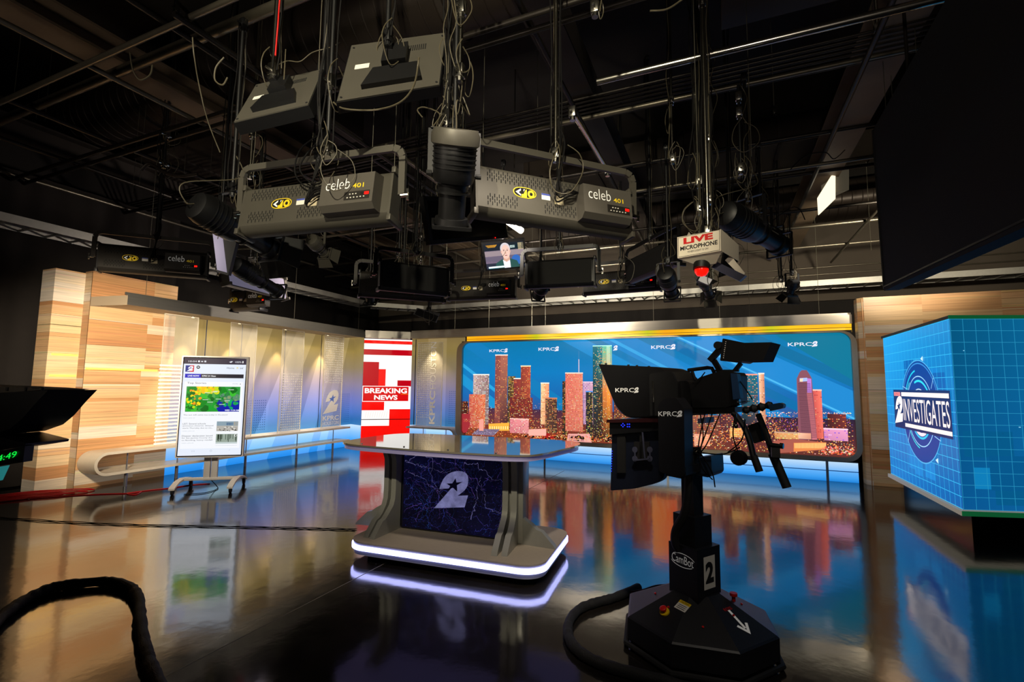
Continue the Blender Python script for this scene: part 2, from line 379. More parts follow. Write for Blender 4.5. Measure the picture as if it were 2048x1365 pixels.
# printed gradient wall, backlit at the foot
GT = [(0, C('#1f8df0')), (.14, C('#3fa4ff')), (.34, C('#8cc4ff')), (.50, C('#c8e4ff'))]
GU = [(.50, C('#3c8fd0')), (.62, C('#3f86cf')), (.80, C('#5f8de0')), (1.10, C('#8b95dc')), (1.45, C('#a79bb4')), (1.8, C('#a89878')), (2.2, C('#b09a58')), (2.6, C('#a8905c'))]
prt = art_mat('printed_backlit_panel', es=.46, base=.55, rough=.5)
glw = art_mat('lit_foot_panel', es=.95, base=.1, rough=.5)
def grad_wall(name, org, ang, W, parent, stripes=(), dots=(), bars=(), lowx=0):
    A = Art(W, 2.6); A.ramp(0, W, GU)
    A.L = 1
    for x, w, sl, k in stripes:      # slanted light bands: x at z=.5, width, lean
        for (ya, ca), (yb, cb) in zip(GU, GU[1:]):
            pa, pb = x+sl*(ya-.5), x+sl*(yb-.5); la = tuple(min(1, v*k+.05) for v in ca); lb = tuple(min(1, v*k+.05) for v in cb)
            P = [(pa, ya), (pa+w, ya), (pb+w, yb), (pb, yb)]
            if min(p[0] for p in P) > 0 and max(p[0] for p in P) < W:
                A.mb.poly([(p[0], -A.L*A.st, p[1]) for p in P]); A.c.append((la, la, lb, lb))
    A.L = 2
    for x0, x1, z0, z1, c in dots:
        x = x0
        while x < x1:
            z = z0
            while z < z1: A.rect(x, z, x+.016, z+.016, c); z += .045
            x += .045
    for x0, x1, z0, z1 in bars:
        z = z0
        while z < z1: A.rect(x0, z, x1, z+.026, C('#e9dcc0')); z += .055
    A.build(name+'_print', prt, org, ang, parent)
    B = Art(W, .5); B.ramp(lowx, W, GT); B.L = 1
    for x, w, sl, k in stripes:
        for (ya, ca), (yb, cb) in zip(GT, GT[1:]):
            pa, pb = x+sl*(ya-.5), x+sl*(yb-.5)
            if min(pa, pb) > lowx and max(pa, pb)+w < W:
                la = tuple(min(1, v*1.15+.06) for v in ca); lb = tuple(min(1, v*1.15+.06) for v in cb)
                B.mb.poly([(pa, -B.st, ya), (pa+w, -B.st, ya), (pb+w, -B.st, yb), (pb, -B.st, yb)]); B.c.append((la, la, lb, lb))
    B.build(name+'_foot_light', glw, org, ang, parent)
seam = mat('panel_seam', '#2c3550', .5)
t = thing('printed_backing', 'long printed backdrop wall fading from gold to blue, behind hanging clear panels', 'backdrop', (-7.95, 6.8, 0))
Y0 = 4.84; Wl = 8.92-Y0
DB = C('#1c4aa0')
grad_wall('backdrop', (LX, Y0, 0), PI/2, Wl, t, stripes=[(.75, .42, .32, 1.25), (1.55, .5, .42, 1.28), (2.55, .45, .30, 1.25), (3.2, .22, .25, 1.3)],
          dots=[(1.15, 1.75, .56, 1.12, DB), (2.15, 2.45, .56, 1.05, DB), (3.3, 4.0, .56, 1.2, DB)], bars=[(1.12, 1.22, .9, 1.5)])
MB().bb((-8.05, Y0, 0), (-7.925, 8.92, 2.6)).build('core', carc, t, smooth=0)
for y in (4.98+.36, 6.0, 6.95, 7.9): MB().bb((LX+.001, y, .5), (LX+.006, y+.012, 2.5)).build('panel_seam', seam, t, smooth=0)
# corner strips either side of the red screen
va, vb = Vector((-7.3, 8.57, 0)), Vector((-6.53, 9.2, 0))
nrm = Vector((-.63, .77, 0)); pr = va+nrm*.26; dd = (vb-va).normalized(); aR = math.atan2(dd.y, dd.x)
RL = onPl(728, 700, pr, aR); RRr = onPl(824, 700, pr, aR); RL.z = RRr.z = 0
a = Vector((LX, 8.92, 0)); 
t = thing('corner_backing', 'slim blue and gold backdrop strip left of the red screen', 'backdrop', a)
d = RL-a; grad_wall('strip', a, math.atan2(d.y, d.x), d.length, t)
BY = 9.5
t = thing('printed_backing', 'short printed backdrop between the red screen and the skyline screen', 'backdrop', (-5.8, BY, 0))
rb = Vector((RRr.x+.06, BY, 0))
grad_wall('backdrop', rb, 0, (-5.03)-rb.x, t, stripes=[(.35, .5, .0, 1.15)], dots=[(.95, 1.35, .56, 1.3, DB)])
d = rb-RRr; grad_wall('return', RRr, math.atan2(d.y, d.x), d.length, t)
MB().bb((rb.x+.02, BY+.01, 0), (-5.03, BY+.1, 2.6)).build('core', carc, t, smooth=0)
MB().bb((rb.x+.0, BY-.008, .5), (rb.x+.02, BY-.001, 2.5)).build('panel_seam', seam, t, smooth=0)

# hanging translucent panels
def acr_mat():
    m = mat('frosted_acrylic', '#e8e2d4', .25, noise=.02, alpha=.22); return m
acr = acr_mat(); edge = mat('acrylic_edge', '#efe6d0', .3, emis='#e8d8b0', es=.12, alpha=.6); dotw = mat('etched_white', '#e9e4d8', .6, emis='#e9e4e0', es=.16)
starb = mat('etched_blue', '#5878c8', .6, emis='#5070c0', es=.2)
barw = mat('printed_white_bar', '#f4ead6', .6, emis='#f0e2c8', es=.45)  # printed bars given some glow so they stand out
def acrylic(org, ang, W, z0, z1, label, dots=None, emblem=False, vert=False, bars=None):
    t = thing('acrylic_banner', label, 'banner', (org[0], org[1], z0), 0)
    T = Matrix.Translation((org[0], org[1], 0)) @ Matrix.Rotation(ang, 4, 'Z')
    sh = MB().bb((0, 0, z0), (W, .012, z1), 0)
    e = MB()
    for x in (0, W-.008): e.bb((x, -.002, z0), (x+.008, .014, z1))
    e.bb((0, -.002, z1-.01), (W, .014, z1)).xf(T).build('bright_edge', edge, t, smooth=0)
    if dots:
        x0, x1, a, b = dots; x = x0
        while x < x1:
            z = a
            while z < b: sh.poly([(x, -.003, z), (x+.02, -.003, z), (x+.02, -.003, z+.02), (x, -.003, z+.02)], 1); z += .048
            x += .048
    if bars:
        z = bars[2]
        while z < bars[3]: sh.bb((bars[0], -.006, z), (bars[1], -.001, z+.024), 2); z += .055
    sh = sh.xf(T).build('sheet', [acr, dotw, barw], t, smooth=0)
    if emblem:
        d = MB(); h = .50; ox, oz = .03, .80
        d.flat([(ox+a*h*.95, -.004, oz+b*h) for a, b in TWO]); d.flat([(ox+a*h*.95, -.0055, oz+b*h) for a, b in STAR], 1)
        d.text('KPRC', (.03, -.004, .66), (1, 0, 0), (0, 0, 1), .46, .10, 0, .02)
        d.text('HOUSTON', (.03, -.004, .565), (1, 0, 0), (0, 0, 1), .46, .075, 0, .0)
        d.xf(T).build('emblem', [dotw, starb], sh, smooth=0)
    if vert:
        d = MB(); d.text('KPRC', (.50, -.004, .56), (0, 0, 1), (-1, 0, 0), .74, .15, 0, .03); d.text('HOUSTON', (.50, -.004, 1.34), (0, 0, 1), (-1, 0, 0), 1.06, .14, 0, -.008)
        d.xf(T).build('lettering', dotw, sh, label='vertical lettering', smooth=0)
AX = -7.62
def acr_px(pl, pr_, **k):
    a = onX(pl, 640, AX).y; b = onX(pr_, 640, AX).y; acrylic((AX, a), PI/2, b-a, .50, 2.47, **k)
acr_px(329, 398, label='clear hanging panel with a ladder of white bars, overlapping the plank wall', bars=(-.02, .80, .52, 1.72))
acr_px(463, 516, label='plain clear hanging panel just right of the portrait display')
acr_px(567, 611, label='clear hanging panel with a block of white dots on its lower half', dots=(.06, .52, .55, 1.62))
acr_px(652, 690, label='clear hanging panel carrying the large white numeral emblem with a star', dots=(.04, .54, 1.45, 2.42), emblem=True)
a = onY(836, 690, 9.25).x; b = onY(886, 690, 9.25).x
acrylic((a, 9.25), 0, b-a, .52, 2.40, 'clear hanging panel with vertical lettering beside the skyline screen', dots=(.02, .36, .7, 2.35), vert=True)

# looped shelf rails
def shelf(side, pts_len, T, label, post_at):
    t = thing('shelf_rail', label, 'shelf', T @ Vector((.3, 0, 0)), 0)
    z0, z1, th, R = .19, .50, .035, .155; zc = (z0+z1)/2; D = .40
    out = [(R+R*math.cos(math.radians(a))*1., zc+R*math.sin(math.radians(a))) for a in range(90, 271, 12)]
    inn = [(R+(R-th)*math.cos(math.radians(a)), zc+(R-th)*math.sin(math.radians(a))) for a in range(90, 271, 12)]
    L_ = pts_len
    prof = [(L_, z1)]+out+[(L_, z0), (L_, z0+th)]+inn[::-1]+[(L_, z1-th)]
    mb = MB(); mb.prism([(x, 0, z) for x, z in prof], (0, D, 0))
    mb.xf(T).build('loop_band', M['offw'], t, smooth=40)
    for x in post_at:
        MB().cyl((x, .08, 0), (x, .08, z0+.004), .022, 14).xf(T).build('post', M['alu'], t)
        MB().cyl((x, .08, z0+th-.004), (x, .08, z1-th+.004), .009, 8).xf(T).build('spacer', M['alu'], t)
TL = Matrix.Translation((-7.49, 3.70, 0)) @ Matrix.Rotation(PI/2, 4, 'Z')
shelf('l', 4.72, TL, 'long cream looped shelf rail along the foot of the left backdrop', (.42, 1.1, 2.25, 3.35, 4.3))
TR = Matrix.Translation((onY(909, 860, 9.08).x, 9.48, 0)) @ Matrix.Rotation(PI, 4, 'Z')
shelf('r', 1.25, TR, 'short cream looped shelf rail ending beside the skyline screen', (.4, 1.0))

# ================================================================== HEADER (valance)
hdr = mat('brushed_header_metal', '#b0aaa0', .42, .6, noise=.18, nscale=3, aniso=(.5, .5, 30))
soff = mat('header_soffit', '#a08f78', .5)
def header(p, q, back, z0, z1, label, name='metal_header', hdr=hdr):
    p, q = Vector((*p, 0)), Vector((*q, 0)); d = (q-p).normalized(); n = Vector((-d.y, d.x, 0)) # n points to the wall
    t = thing(name, label, 'header', (p+q)/2+Vector((0, 0, z0)))
    mb = MB(); mb.prism([p+Vector((0, 0, z0)), q+Vector((0, 0, z0)), q+Vector((0, 0, z1)), p+Vector((0, 0, z1))], n*.04)
    mb.build('fascia', hdr, t, smooth=0)
    MB().prism([p+n*.045+Vector((0, 0, z1)), q+n*.045+Vector((0, 0, z1)), q+n*.045+Vector((0, 0, z1+.035)), p+n*.045+Vector((0, 0, z1+.035))], n*.03).build('top_lip', hdr, t, smooth=0)
    k0, k1 = back
    MB().prism([p+n*.042+Vector((0, 0, z0+.012)), q+n*.042+Vector((0, 0, z0+.012)), q+n*k1+Vector((0, 0, z0+.012)), p+n*k0+Vector((0, 0, z0+.012))], (0, 0, .02)).build('soffit', soff, t, smooth=0)
    return t
tl = header((-7.3, 3.82), (-7.3, 8.57), (.62, .62), 2.475, 2.615, 'long silver header running above the left backdrop', hdr=mat('darkened_header_metal', '#66645f', .42, .6, noise=.2, nscale=3, aniso=(.5, .5, 30)))  # same header metal, colour darkened against the lamp's spill
MB().poly([(-7.30, 3.82, 2.47), (-7.92, 3.70, 2.47), (-7.92, 3.70, 2.60), (-7.30, 3.82, 2.60)]).build('end_cap', soff, tl, smooth=0)
header((-7.3, 8.57), (-6.53, 9.2), (.20, .20), 2.475, 2.615, 'short angled silver header above the red screen')
header((-6.53, 9.2), (1.98, 9.2), (.30, .30), 2.495, 2.64, 'long silver header above the skyline screen')
dlm = mat('downlight_lens', '#ffe8c0', .3, emis='#ffe0b0', es=6)
DL = []
for px in (366, 461, 555, 641, 708):
    y = onX(px, 690, LX).y
    o = MB().cyl((-7.72, y, 2.472), (-7.72, y, 2.486), .03, 16, 0).build('downlight', M['alu'], tl); MB().cyl((-7.72, y, 2.469), (-7.72, y, 2.4725), .022, 16).build('lens', dlm, o)
    DL.append((-7.72, y, 2.44))

# ================================================================== RED SCREEN
t = thing('corner_screen', 'tall narrow screen reading BREAKING NEWS on red and white blocks', 'screen', (RL+RRr)/2)
W = (RRr-RL).length; Hs = 2.44
T = Matrix.Translation(RL) @ Matrix.Rotation(aR, 4, 'Z')
MB().bb((-.01, .012, .03), (W+.01, .1, Hs+.02)).xf(T).build('casing', M['black'], t, smooth=0)
A = Art(W, Hs); R1, R2, WH = C('#f30d06'), C('#b80013'), C('#fffaf6')
def Yz(px_y): return onPl(776, px_y, pr, aR).z
def Ux(px_x): return (onPl(px_x, 760, pr, aR)-RL).to_2d().length*(1 if px_x > 728 else -1)
A.rect(0, .02, W, Yz(679), WH); A.L = 1
def rr(x0, y0, x1, y1, c): A.rect(max(0, Ux(x0)) if x0 > 722 else 0, Yz(y1), W if x1 > 822 else Ux(x1), Yz(y0), c)
rr(700, 682, 830, 688.5, R1); rr(700, 700, 830, 711, R2); rr(700, 725, 757, 773, R2); rr(757, 739, 771, 773, R1); rr(795, 761, 830, 773, R2)
rr(700, 802, 770, 821, R1); rr(781, 819, 830, 850, R1); rr(700, 852, 781, 885, R1); rr(781, 849, 830, 885, R1)
A.rect(0, .02, W, Yz(862), R1)
A.L = 3; A.rect(0, Yz(840), W, Yz(838.6), C('#1a0505'))
for i in range(10): A.L = 2; x = Ux(732+i*4.6); A.poly([(x, Yz(836)), (x+.02, Yz(836)), (x+.05, Yz(823)), (x+.03, Yz(823))], C('#f4eae4'))
A.L = 4; x0, x1, y0, y1 = .0, Ux(819), Yz(804), Yz(772.5)
A.rect(x0, y0, x1, y1, WH); A.L = 5; A.rect(x0+.015, y0+.015, x1-.015, y1-.015, C('#d4070c')); A.L = 6
A.text('BREAKING', x0+.05, y0+(y1-y0)*.53, x1-x0-.10, (y1-y0)*.33, WH, .035); A.text('NEWS', (x0+x1)/2, y0+(y1-y0)*.12, (x1-x0)*.5, (y1-y0)*.30, WH, .035, center=True)
A.rect(x0+(x1-x0)*.82, y0+(y1-y0)*.47, x1-.02, y0+(y1-y0)*.49, C('#ff9a00'))
A.L = 1; A.poly([(0, Yz(894)), (W, Yz(880)), (W, Yz(892)), (0, Yz(905))], C('#ffb000'))
A.build('display', art_mat('red_screen_image', es=1.1), RL, aR, t)
# ================================================================== SKYLINE SCREEN
CY = 9.05; CX0, CX1, CZ0, CZ1 = -5.04, 1.91, .385, 2.335
t = thing('skyline_screen', 'huge wide screen showing a city skyline at dusk with blue sky', 'screen', ((CX0+CX1)/2, CY, .3))
frm = mat('champagne_frame', '#a79a86', .35, .6, noise=.06)
mb = MB(); fo = rrect(CX0-.13, CZ0-.065, CX1+.075, CZ1+.028, .22, 8); fi = rrect(CX0, CZ0, CX1, CZ1, .16, 8)
n = len(fo)
vs = [(x, CY-.07, z) for x, z in fo]+[(x, CY-.07, z) for x, z in fi]+[(x, CY+.03, z) for x, z in fi]+[(x, CY+.09, z) for x, z in fo]
for k in range(n):
    j = (k+1) % n
mb.add(vs, [f for k in range(n) for f in ((k, (k+1) % n, n+(k+1) % n, n+k), (n+k, n+(k+1) % n, 2*n+(k+1) % n, 2*n+k), (k, 3*n+k, 3*n+(k+1) % n, (k+1) % n))])
mb.build('frame', frm, t, smooth=30)
A = Art(CX1-CX0, CZ1-CZ0, .0005)
def c2(x, y): p = onY(x, y, CY); return (p.x-CX0, p.z-CZ0)
W, Hh = A.W, A.H
hz = c2(1300, 829)[1]
SKY = [(0, C('#3a2a3c')), (hz, C('#33508c')), (hz+.25, C('#1862a8')), (hz+.75, C('#0a78ba')), (Hh, C('#0874a6'))]
A.ramp(0, W, SKY)
# light beams across the sky
def inside(P): return all(-.0 <= a <= W and hz*.9 <= b <= Hh for a, b in P)
A.L = 1
def band(x, w, col, k):      # slanted band descending to the right, clipped to the sky
    P = [(x, Hh), (x+w, Hh), (x+w+(Hh-hz)*k, hz), (x+(Hh-hz)*k, hz)]
    # clip in x by Sutherland-Hodgman
    for lim, sg in ((0, 1), (W, -1)):
        Q = []
        for i in range(len(P)):
            a, b = P[i], P[(i+1) % len(P)]; ia, ib = sg*(a[0]-lim) >= 0, sg*(b[0]-lim) >= 0
            if ia: Q.append(a)
            if ia != ib: s_ = (lim-a[0])/(b[0]-a[0]); Q.append((lim, a[1]+s_*(b[1]-a[1])))
        P = Q
        if len(P) < 3: return
    c = col
    A.poly(P, c)
for x, w, c, k in [(-2.6, .5, '#1e93cc', 1.45), (-1.3, .35, '#1a8ec9', 1.45), (-.75, .12, '#2aa0d8', 1.45), (-.1, .5, '#0f78b4', 1.6), (2.2, .5, '#1788c8', 1.8), (2.95, .7, '#1480c4', 1.8), (3.1, .12, '#2f9fdc', 1.8), (3.9, .28, '#0d6aa4', 1.8), (4.3, .9, '#1f86cc', 1.9), (4.35, .06, '#4bb4ea', 1.9), (5.3, .35, '#0e6c9c', 1.9), (5.9, 1.0, '#0b7494', 1.4)]:
    A.L += .2; band(x, w, C(c), k)
A.L = 3; A.grad(0, 0, W, hz+.02, C('#8c3c1c'), C('#64302c'), C('#2b2038'), C('#4a2c44'))
A.L = 4; R = random.Random(3)
def lights(x0, y0, x1, y1, n, cols, s=(.006, .018)):
    for i in range(n):
        x, y = c2(R.uniform(x0, x1), R.uniform(y0, y1)); a = R.uniform(*s); b = R.uniform(.5, 1)*a
        if 0.01 < x < W-.03 and .01 < y < Hh-.02: A.rect(x, y, x+a, y+b, tuple(v*R.uniform(.6, 1.3) for v in C(R.choice(cols))))
WARM = ['#ffb04a', '#ff8a30', '#ffd68a', '#ff6a3a', '#ffe9b8', '#ff9a50']
lights(925, 806, 1210, 826, 260, ['#d8c0c0', '#ffd0a0', '#f0a070', '#8090c0'], (.006, .014))
lights(1530, 826, 1712, 829, 120, ['#ffd0a8', '#ff9a70', '#fff0e0'], (.006, .016))
lights(1530, 830, 1712, 862, 380, ['#b45ac8', '#ff9050', '#ffc060', '#7060b0', '#e86a60'], (.006, .014))
lights(925, 830, 1560, 884, 2300, WARM, (.006, .020))
lights(1250, 860, 1712, 912, 1300, WARM, (.006, .018))
A.L = 5
def bldg(x0, y0, x1, y1, cl, cr, win, n=140, top=None, ws=(.010, .007), dens=.5, rows=True, winpal=None, L=None, ct=None):
    """building between photo columns x0..x1, roof row y0, foot row y1; gradient from cl to cr"""
    a = c2(x0, y0); b = c2(x1, y1); u0, u1, v1 = a[0], b[0], a[1]; v0 = max(.004, b[1]); u0 = max(u0, .003); u1 = min(u1, W-.003)
    cl, cr = C(cl), C(cr); k = .8
    A.grad(u0, v0, u1, v1, tuple(v*k for v in cl), tuple(v*k for v in cr), C(ct) if ct else cr, C(ct) if ct else cl)
    A.L += .5
    nx = max(2, int((u1-u0)/.026)); ny = max(3, int((v1-v0)/.030)); pal = winpal or WARM
    for i in range(nx):
        for j in range(ny):
            if R.random() < dens:
                x = u0+(i+.25)*(u1-u0)/nx; y = v0+(j+.25)*(v1-v0)/ny
                A.rect(x, y, x+(u1-u0)/nx*R.uniform(.4, .85), y+.012, tuple(v*R.uniform(.55, 1.2) for v in C(R.choice(pal))))
    if top: A.rect(u0-.005, v1-.008, u1+.005, v1+.014, C(top))
    A.L += .5
PK = ['#ffc090', '#ffdca8', '#ff9e6a', '#ffe8c0']
bldg(925, 803, 935, 870, '#5a2a20', '#3a1c1c', 1)
bldg(947, 750, 977, 850, '#c9a9a4', '#8f7470', 1, top='#fff4e4', dens=.6, winpal=['#ffffff', '#ffe6d8', '#6a4a58'])
bldg(938.5, 789, 970, 858, '#c8584a', '#e07048', 1, dens=.6, winpal=PK)
bldg(1016, 753, 1030, 850, '#4a3a2c', '#6a4a2c', 1, dens=.55, winpal=['#ffd070', '#ffe8a0', '#ffb040'])
bldg(991, 711, 1001.5, 848, '#8e4a48', '#9a5248', 1, top='#ffe6da', dens=.35, winpal=['#ff9a60', '#ffc080'])
bldg(1001.5, 711, 1014, 848, '#6a3a3c', '#4a2c34', 1, top='#ffe6da', dens=.3, winpal=['#ffb060', '#d08040'], ct='#b06a58')
bldg(1028, 758, 1044, 800, '#84343a', '#a04236', 1, top='#fff0dc', dens=.3)
bldg(1042, 733, 1061, 800, '#8c3e34', '#b8503c', 1, top='#ffe8b8', dens=.45, winpal=['#ff8a50', '#ffc070'])
bldg(1020, 795, 1065, 846, '#6e2a2c', '#84342e', 1, dens=.4)
bldg(1082, 767, 1098, 850, '#ffd29a', '#ff9a6a', 1, top='#fff4e0', dens=.5, winpal=['#fff0c8', '#c86a40'])
bldg(1091, 797, 1114, 866, '#6a4638', '#4c3430', 1, top='#d08060', dens=.5, winpal=['#ffc070', '#ff9a50'])
bldg(1125, 763, 1134, 870, '#3a3028', '#4a3828', 1, dens=.5)
bldg(1131, 747, 1166, 864, '#e0705e', '#e8846a', 1, top='#ffe0cc', dens=.6, winpal=['#ff9a80', '#ffd0a0', '#ffb890', '#c8504c'])
a = c2(1158, 746); A.rect(a[0]-.008, a[1], a[0]+.008, a[1]+.26, C('#d8c4d0')); A.rect(a[0]-.003, a[1]+.26, a[0]+.003, a[1]+.42, C('#5a86b4'))
bldg(1166.6, 765, 1187, 850, '#c89ac0', '#d0a0b8', 1, top='#e8c0d8', dens=.5, winpal=['#8a5a80', '#ffd0d8'])
bldg(1172, 784, 1186, 875, '#2a2c30', '#34302a', 1, top='#4a90e0', dens=.45, winpal=['#ffc850', '#ffe080'])
# cylindrical teal tower
a = c2(1185.7, 693); b = c2(1225.5, 878)
for i, (k0, k1, ct, cb) in enumerate([(0, .25, '#0d6a78', '#1c3a40'), (.25, .5, '#13808a', '#3c3a30'), (.5, .72, '#5cc0a0', '#e0803c'), (.72, .9, '#a8e0c0', '#ff9a3c'), (.9, 1, '#60c8b8', '#d06a3c')]):
    u0, u1 = a[0]+(b[0]-a[0])*k0, a[0]+(b[0]-a[0])*k1; vm = (a[1]+b[1])/2
    A.grad(u0, vm, u1, a[1], C(cb), C(cb), C(ct), C(ct)); A.grad(u0, b[1], u1, vm, C('#3a2420'), C('#3a2420'), C(cb), C(cb))
A.L += .5
for i in range(420):
    x = R.uniform(a[0]+.01, b[0]-.03); y = R.uniform(b[1], a[1]-.03); A.rect(x, y, x+R.uniform(.008, .02), y+.009, tuple(v*R.uniform(.4, 1.2) for v in C(R.choice(['#ffd070', '#fff0b0', '#ffa040']))))
A.rect(a[0], a[1]-.006, b[0], a[1]+.012, C('#b8ffe8')); A.L += .5
# right half
bldg(1228, 800, 1262, 880, '#6a3a30', '#7a4434', 1, dens=.5)
bldg(1262, 775, 1300, 880, '#54302c', '#a84a38', 1, dens=.5)
bldg(1300, 760, 1352, 880, '#ff9448', '#ff6438', 1, dens=.35, winpal=['#ffc080', '#ffe0a0'])
bldg(1352, 790, 1383, 880, '#8a4034', '#5c3430', 1, dens=.4)
bldg(1383, 830, 1440, 870, '#8c5244', '#7c4438', 1, dens=.55)
bldg(1388, 868, 1420, 893, '#f0a888', '#ff9a70', 1, dens=.4, winpal=['#ffe0b0'])
bldg(1440, 780, 1470, 860, '#5c3038', '#6a3a40', 1, dens=.5)
bldg(1460, 856, 1500, 876, '#ffb060', '#d88040', 1, dens=.6, winpal=['#ffe8a0'])
bldg(1481, 750, 1518, 860, '#2a1c24', '#5a2c30', 1, top='#ff9a80', dens=.4, ct='#0b6a80', winpal=['#ff9a60', '#ffd0a0', '#e86a50'])
bldg(1517, 748, 1532, 856, '#ffcaa0', '#d88a6a', 1, top='#ffe8d8', dens=.35, winpal=['#fff0e0', '#a05a4a'])
bldg(1623, 781, 1647, 878, '#c85050', '#ff7a66', 1, top='#ffc8b8', dens=.3, winpal=['#ff9a80', '#b83a40'])
P = [c2(*q) for q in [(1593, 758), (1599, 745), (1603, 741), (1613, 741), (1618, 748), (1623, 757), (1634, 880), (1597, 880)]]
A.poly(P, C('#8a5260')); A.L += .3
A.poly([c2(*q) for q in [(1613, 786), (1623, 786), (1634, 880), (1624, 880)]], C('#c8707a'))
A.poly([c2(*q) for q in [(1599, 757), (1614, 756), (1614, 763), (1599, 764)]], C('#a8c0ff'))
A.poly([c2(*q) for q in [(1614, 757), (1622, 758), (1623, 786), (1614, 786)]], C('#c080d8'))
A.poly([c2(*q) for q in [(1599, 758), (1606, 757), (1605, 764), (1600, 764)]], C('#ffe0a0'))
A.L += .3
for i in range(42):
    v = c2(1600, 768+i*2.6)[1]; u0 = c2(1595+i*.05, 780)[0]; u1 = c2(1621+i*.2, 780)[0]; A.rect(u0+.01, v, u1, v+.006, C('#3c2430'))
A.L += .3
bldg(1654, 828, 1693, 862, '#4a2424', '#7a3434', 1, dens=.3)
bldg(1647, 858, 1696, 883, '#e090c0', '#f0a0c8', 1, top='#ffd0e0', dens=.25, winpal=['#8a4aff', '#fff0ff', '#6040e0'])
bldg(1549, 865, 1598, 880, '#e09a60', '#f0b070', 1, top='#c8a088', dens=.7, winpal=['#fff0a0', '#c87a40'])
bldg(1596, 866, 1622, 879, '#ffc8a8', '#e8a080', 1, dens=.1)
A.poly([c2(*q) for q in [(1540, 892), (1548, 882), (1590, 878), (1653, 886), (1650, 900), (1555, 909), (1538, 906)]], C('#a85a4c')); A.L += .3
A.poly([c2(*q) for q in [(1587, 886), (1652, 885), (1650, 899), (1587, 904)]], C('#e88a4c')); A.L += .3
for i in range(22): x, y = c2(1589+i*2.9, 893); A.rect(x, y-.03, x+.012, y+.05, C('#ffd080'))
A.L += .3
# foreground blocks
bldg(1021, 838, 1058, 868, '#e8848c', '#f09a98', 1, top='#ffc0b8', dens=.5, winpal=['#fff0d0', '#b85a68'])
A.poly([c2(*q) for q in [(1058, 872), (1058, 859), (1093, 858), (1093, 872)]], C('#ffb0a0')); A.poly([c2(*q) for q in [(1084, 878), (1096, 866), (1112, 878)]], C('#a01c1c'))
A.poly([c2(*q) for q in [(978, 862), (978, 848), (1019, 846), (1019, 862)]], C('#ffb040')); A.L += .2
for i in range(9): x, y = c2(980+i*4.4, 859); A.rect(x, y, x+.02, y+.06, C('#fff0a0'))
A.poly([c2(*q) for q in [(944, 869), (958, 858), (1001, 859), (988, 872)]], C('#7c6a84')); A.L += .2
lights(948, 861, 996, 869, 60, ['#d8c8e0', '#403848'], (.008, .014))
A.poly([c2(*q) for q in [(1134, 886), (1137, 868), (1180, 868), (1184, 888)]], C('#e8a49c')); A.L += .2
for i in range(4): x, y = c2(1138, 872+i*4); A.rect(x, y-.008, x+.30, y+.004, C('#80404c'))
A.poly([c2(*q) for q in [(925, 866), (925, 828), (941, 828), (941, 850), (934, 866)]], C('#a02c34'))
bldg(928, 838, 968, 846, '#b85a50', '#d0705c', 1, dens=.5); A.poly([c2(*q) for q in [(959, 862), (959, 840), (968, 838), (968, 862)]], C('#f0a090'))
for i in range(46):       # dark trees
    x, y = c2(R.uniform(926, 1250), R.uniform(872, 884)); r_ = R.uniform(.02, .05)
    A.poly([(x+r_*math.cos(k*PI/3), max(.004, y+r_*.6*math.sin(k*PI/3))) for k in range(6)], C('#1c1410'))
A.L += .2
lights(1640, 895, 1712, 910, 160, ['#ff4a30', '#ff8060', '#ffd0c0'], (.008, .022)); lights(930, 872, 1250, 890, 420, WARM, (.008, .022))
A.L += .3
WHT = C('#e9e6f2')
def logo(x0, y0, x1, y1):
    a, b = c2(x0, y1), c2(x1, y0); w = b[0]-a[0]; h = b[1]-a[1]
    A.text('KPRC', a[0], a[1]+h*.08, w*.74, h*.74, WHT, .008); A.two(a[0]+w*.72, a[1]-h*.12, h*1.15, WHT, C('#1c7ab8'), sx=1.05)
for q in [(979.6, 697.5, 1020, 705.6), (1077.6, 693.5, 1121.8, 703), (1302.7, 689, 1355, 699.5), (1432, 686.5, 1488, 697), (1575.5, 683, 1640.7, 694)]: logo(*q)
a_, b_ = c2(1226, 700), c2(1234, 690); A.two(a_[0], a_[1]-.02, .10, WHT, C('#1c7ab8'))
for v in A.mb.v: v.z = max(v.z, .001)
A.build('display', art_mat('skyline_image', es=1.15), (CX0, CY, CZ0), 0, t)
MB().bb((CX0-.1, CY+.1, CZ0-.05), (CX1+.05, CY+.16, CZ1+.05)).build('casing', M['black'], t, smooth=0)
# glowing cove above and lit plinth under the screen
yg = art_mat('cove_image', es=1.25, base=.2)
t = thing('cove_light', 'yellow glowing cove strip between the silver header and the skyline screen', 'light', (-1.5, 9.3, 2.38))
A = Art(7.3, .3); r = random.Random(5); x = 0
YC = ['#e8a410', '#f2b81c', '#dca00c', '#f6c840', '#b8b818', '#e89a10', '#f0b020']
prev = C('#e8a410')
while x < 7.12:
    w = r.uniform(.25, .5); w = min(w, 7.12-x); c = C(r.choice(YC)); A.grad(x, 0, x+w, .15, prev, c, c, prev); A.L = 1; A.L = 0; prev = c; x += w
A.L = 1; A.rect(0, .070, 7.12, .078, C('#3c2a08'))
A.build('glow_strip', yg, (-5.12, 9.33, 2.37), 0, t)
MB().bb((-5.16, 9.34, 2.30), (2.0, 9.40, 2.56)).build('cove_back', M['matte'], t, smooth=0)
t = thing('light_plinth', 'blue-white glowing plinth under the skyline screen', 'light', (-1.5, 9.1, 0))
A = Art(7.0, .3); A.ramp(0, 6.98, [(0, C('#1f86e0')), (.06, C('#3fa2f6')), (.14, C('#62b4ff')), (.15, C('#6ab8ff')), (.3, C('#c4e4ff'))])
A.L = 1; A.rect(0, .155, 6.98, .168, C('#0c3c78'))
A.build('glow_panel', glw, (-5.05, 9.06, .0), 0, t)
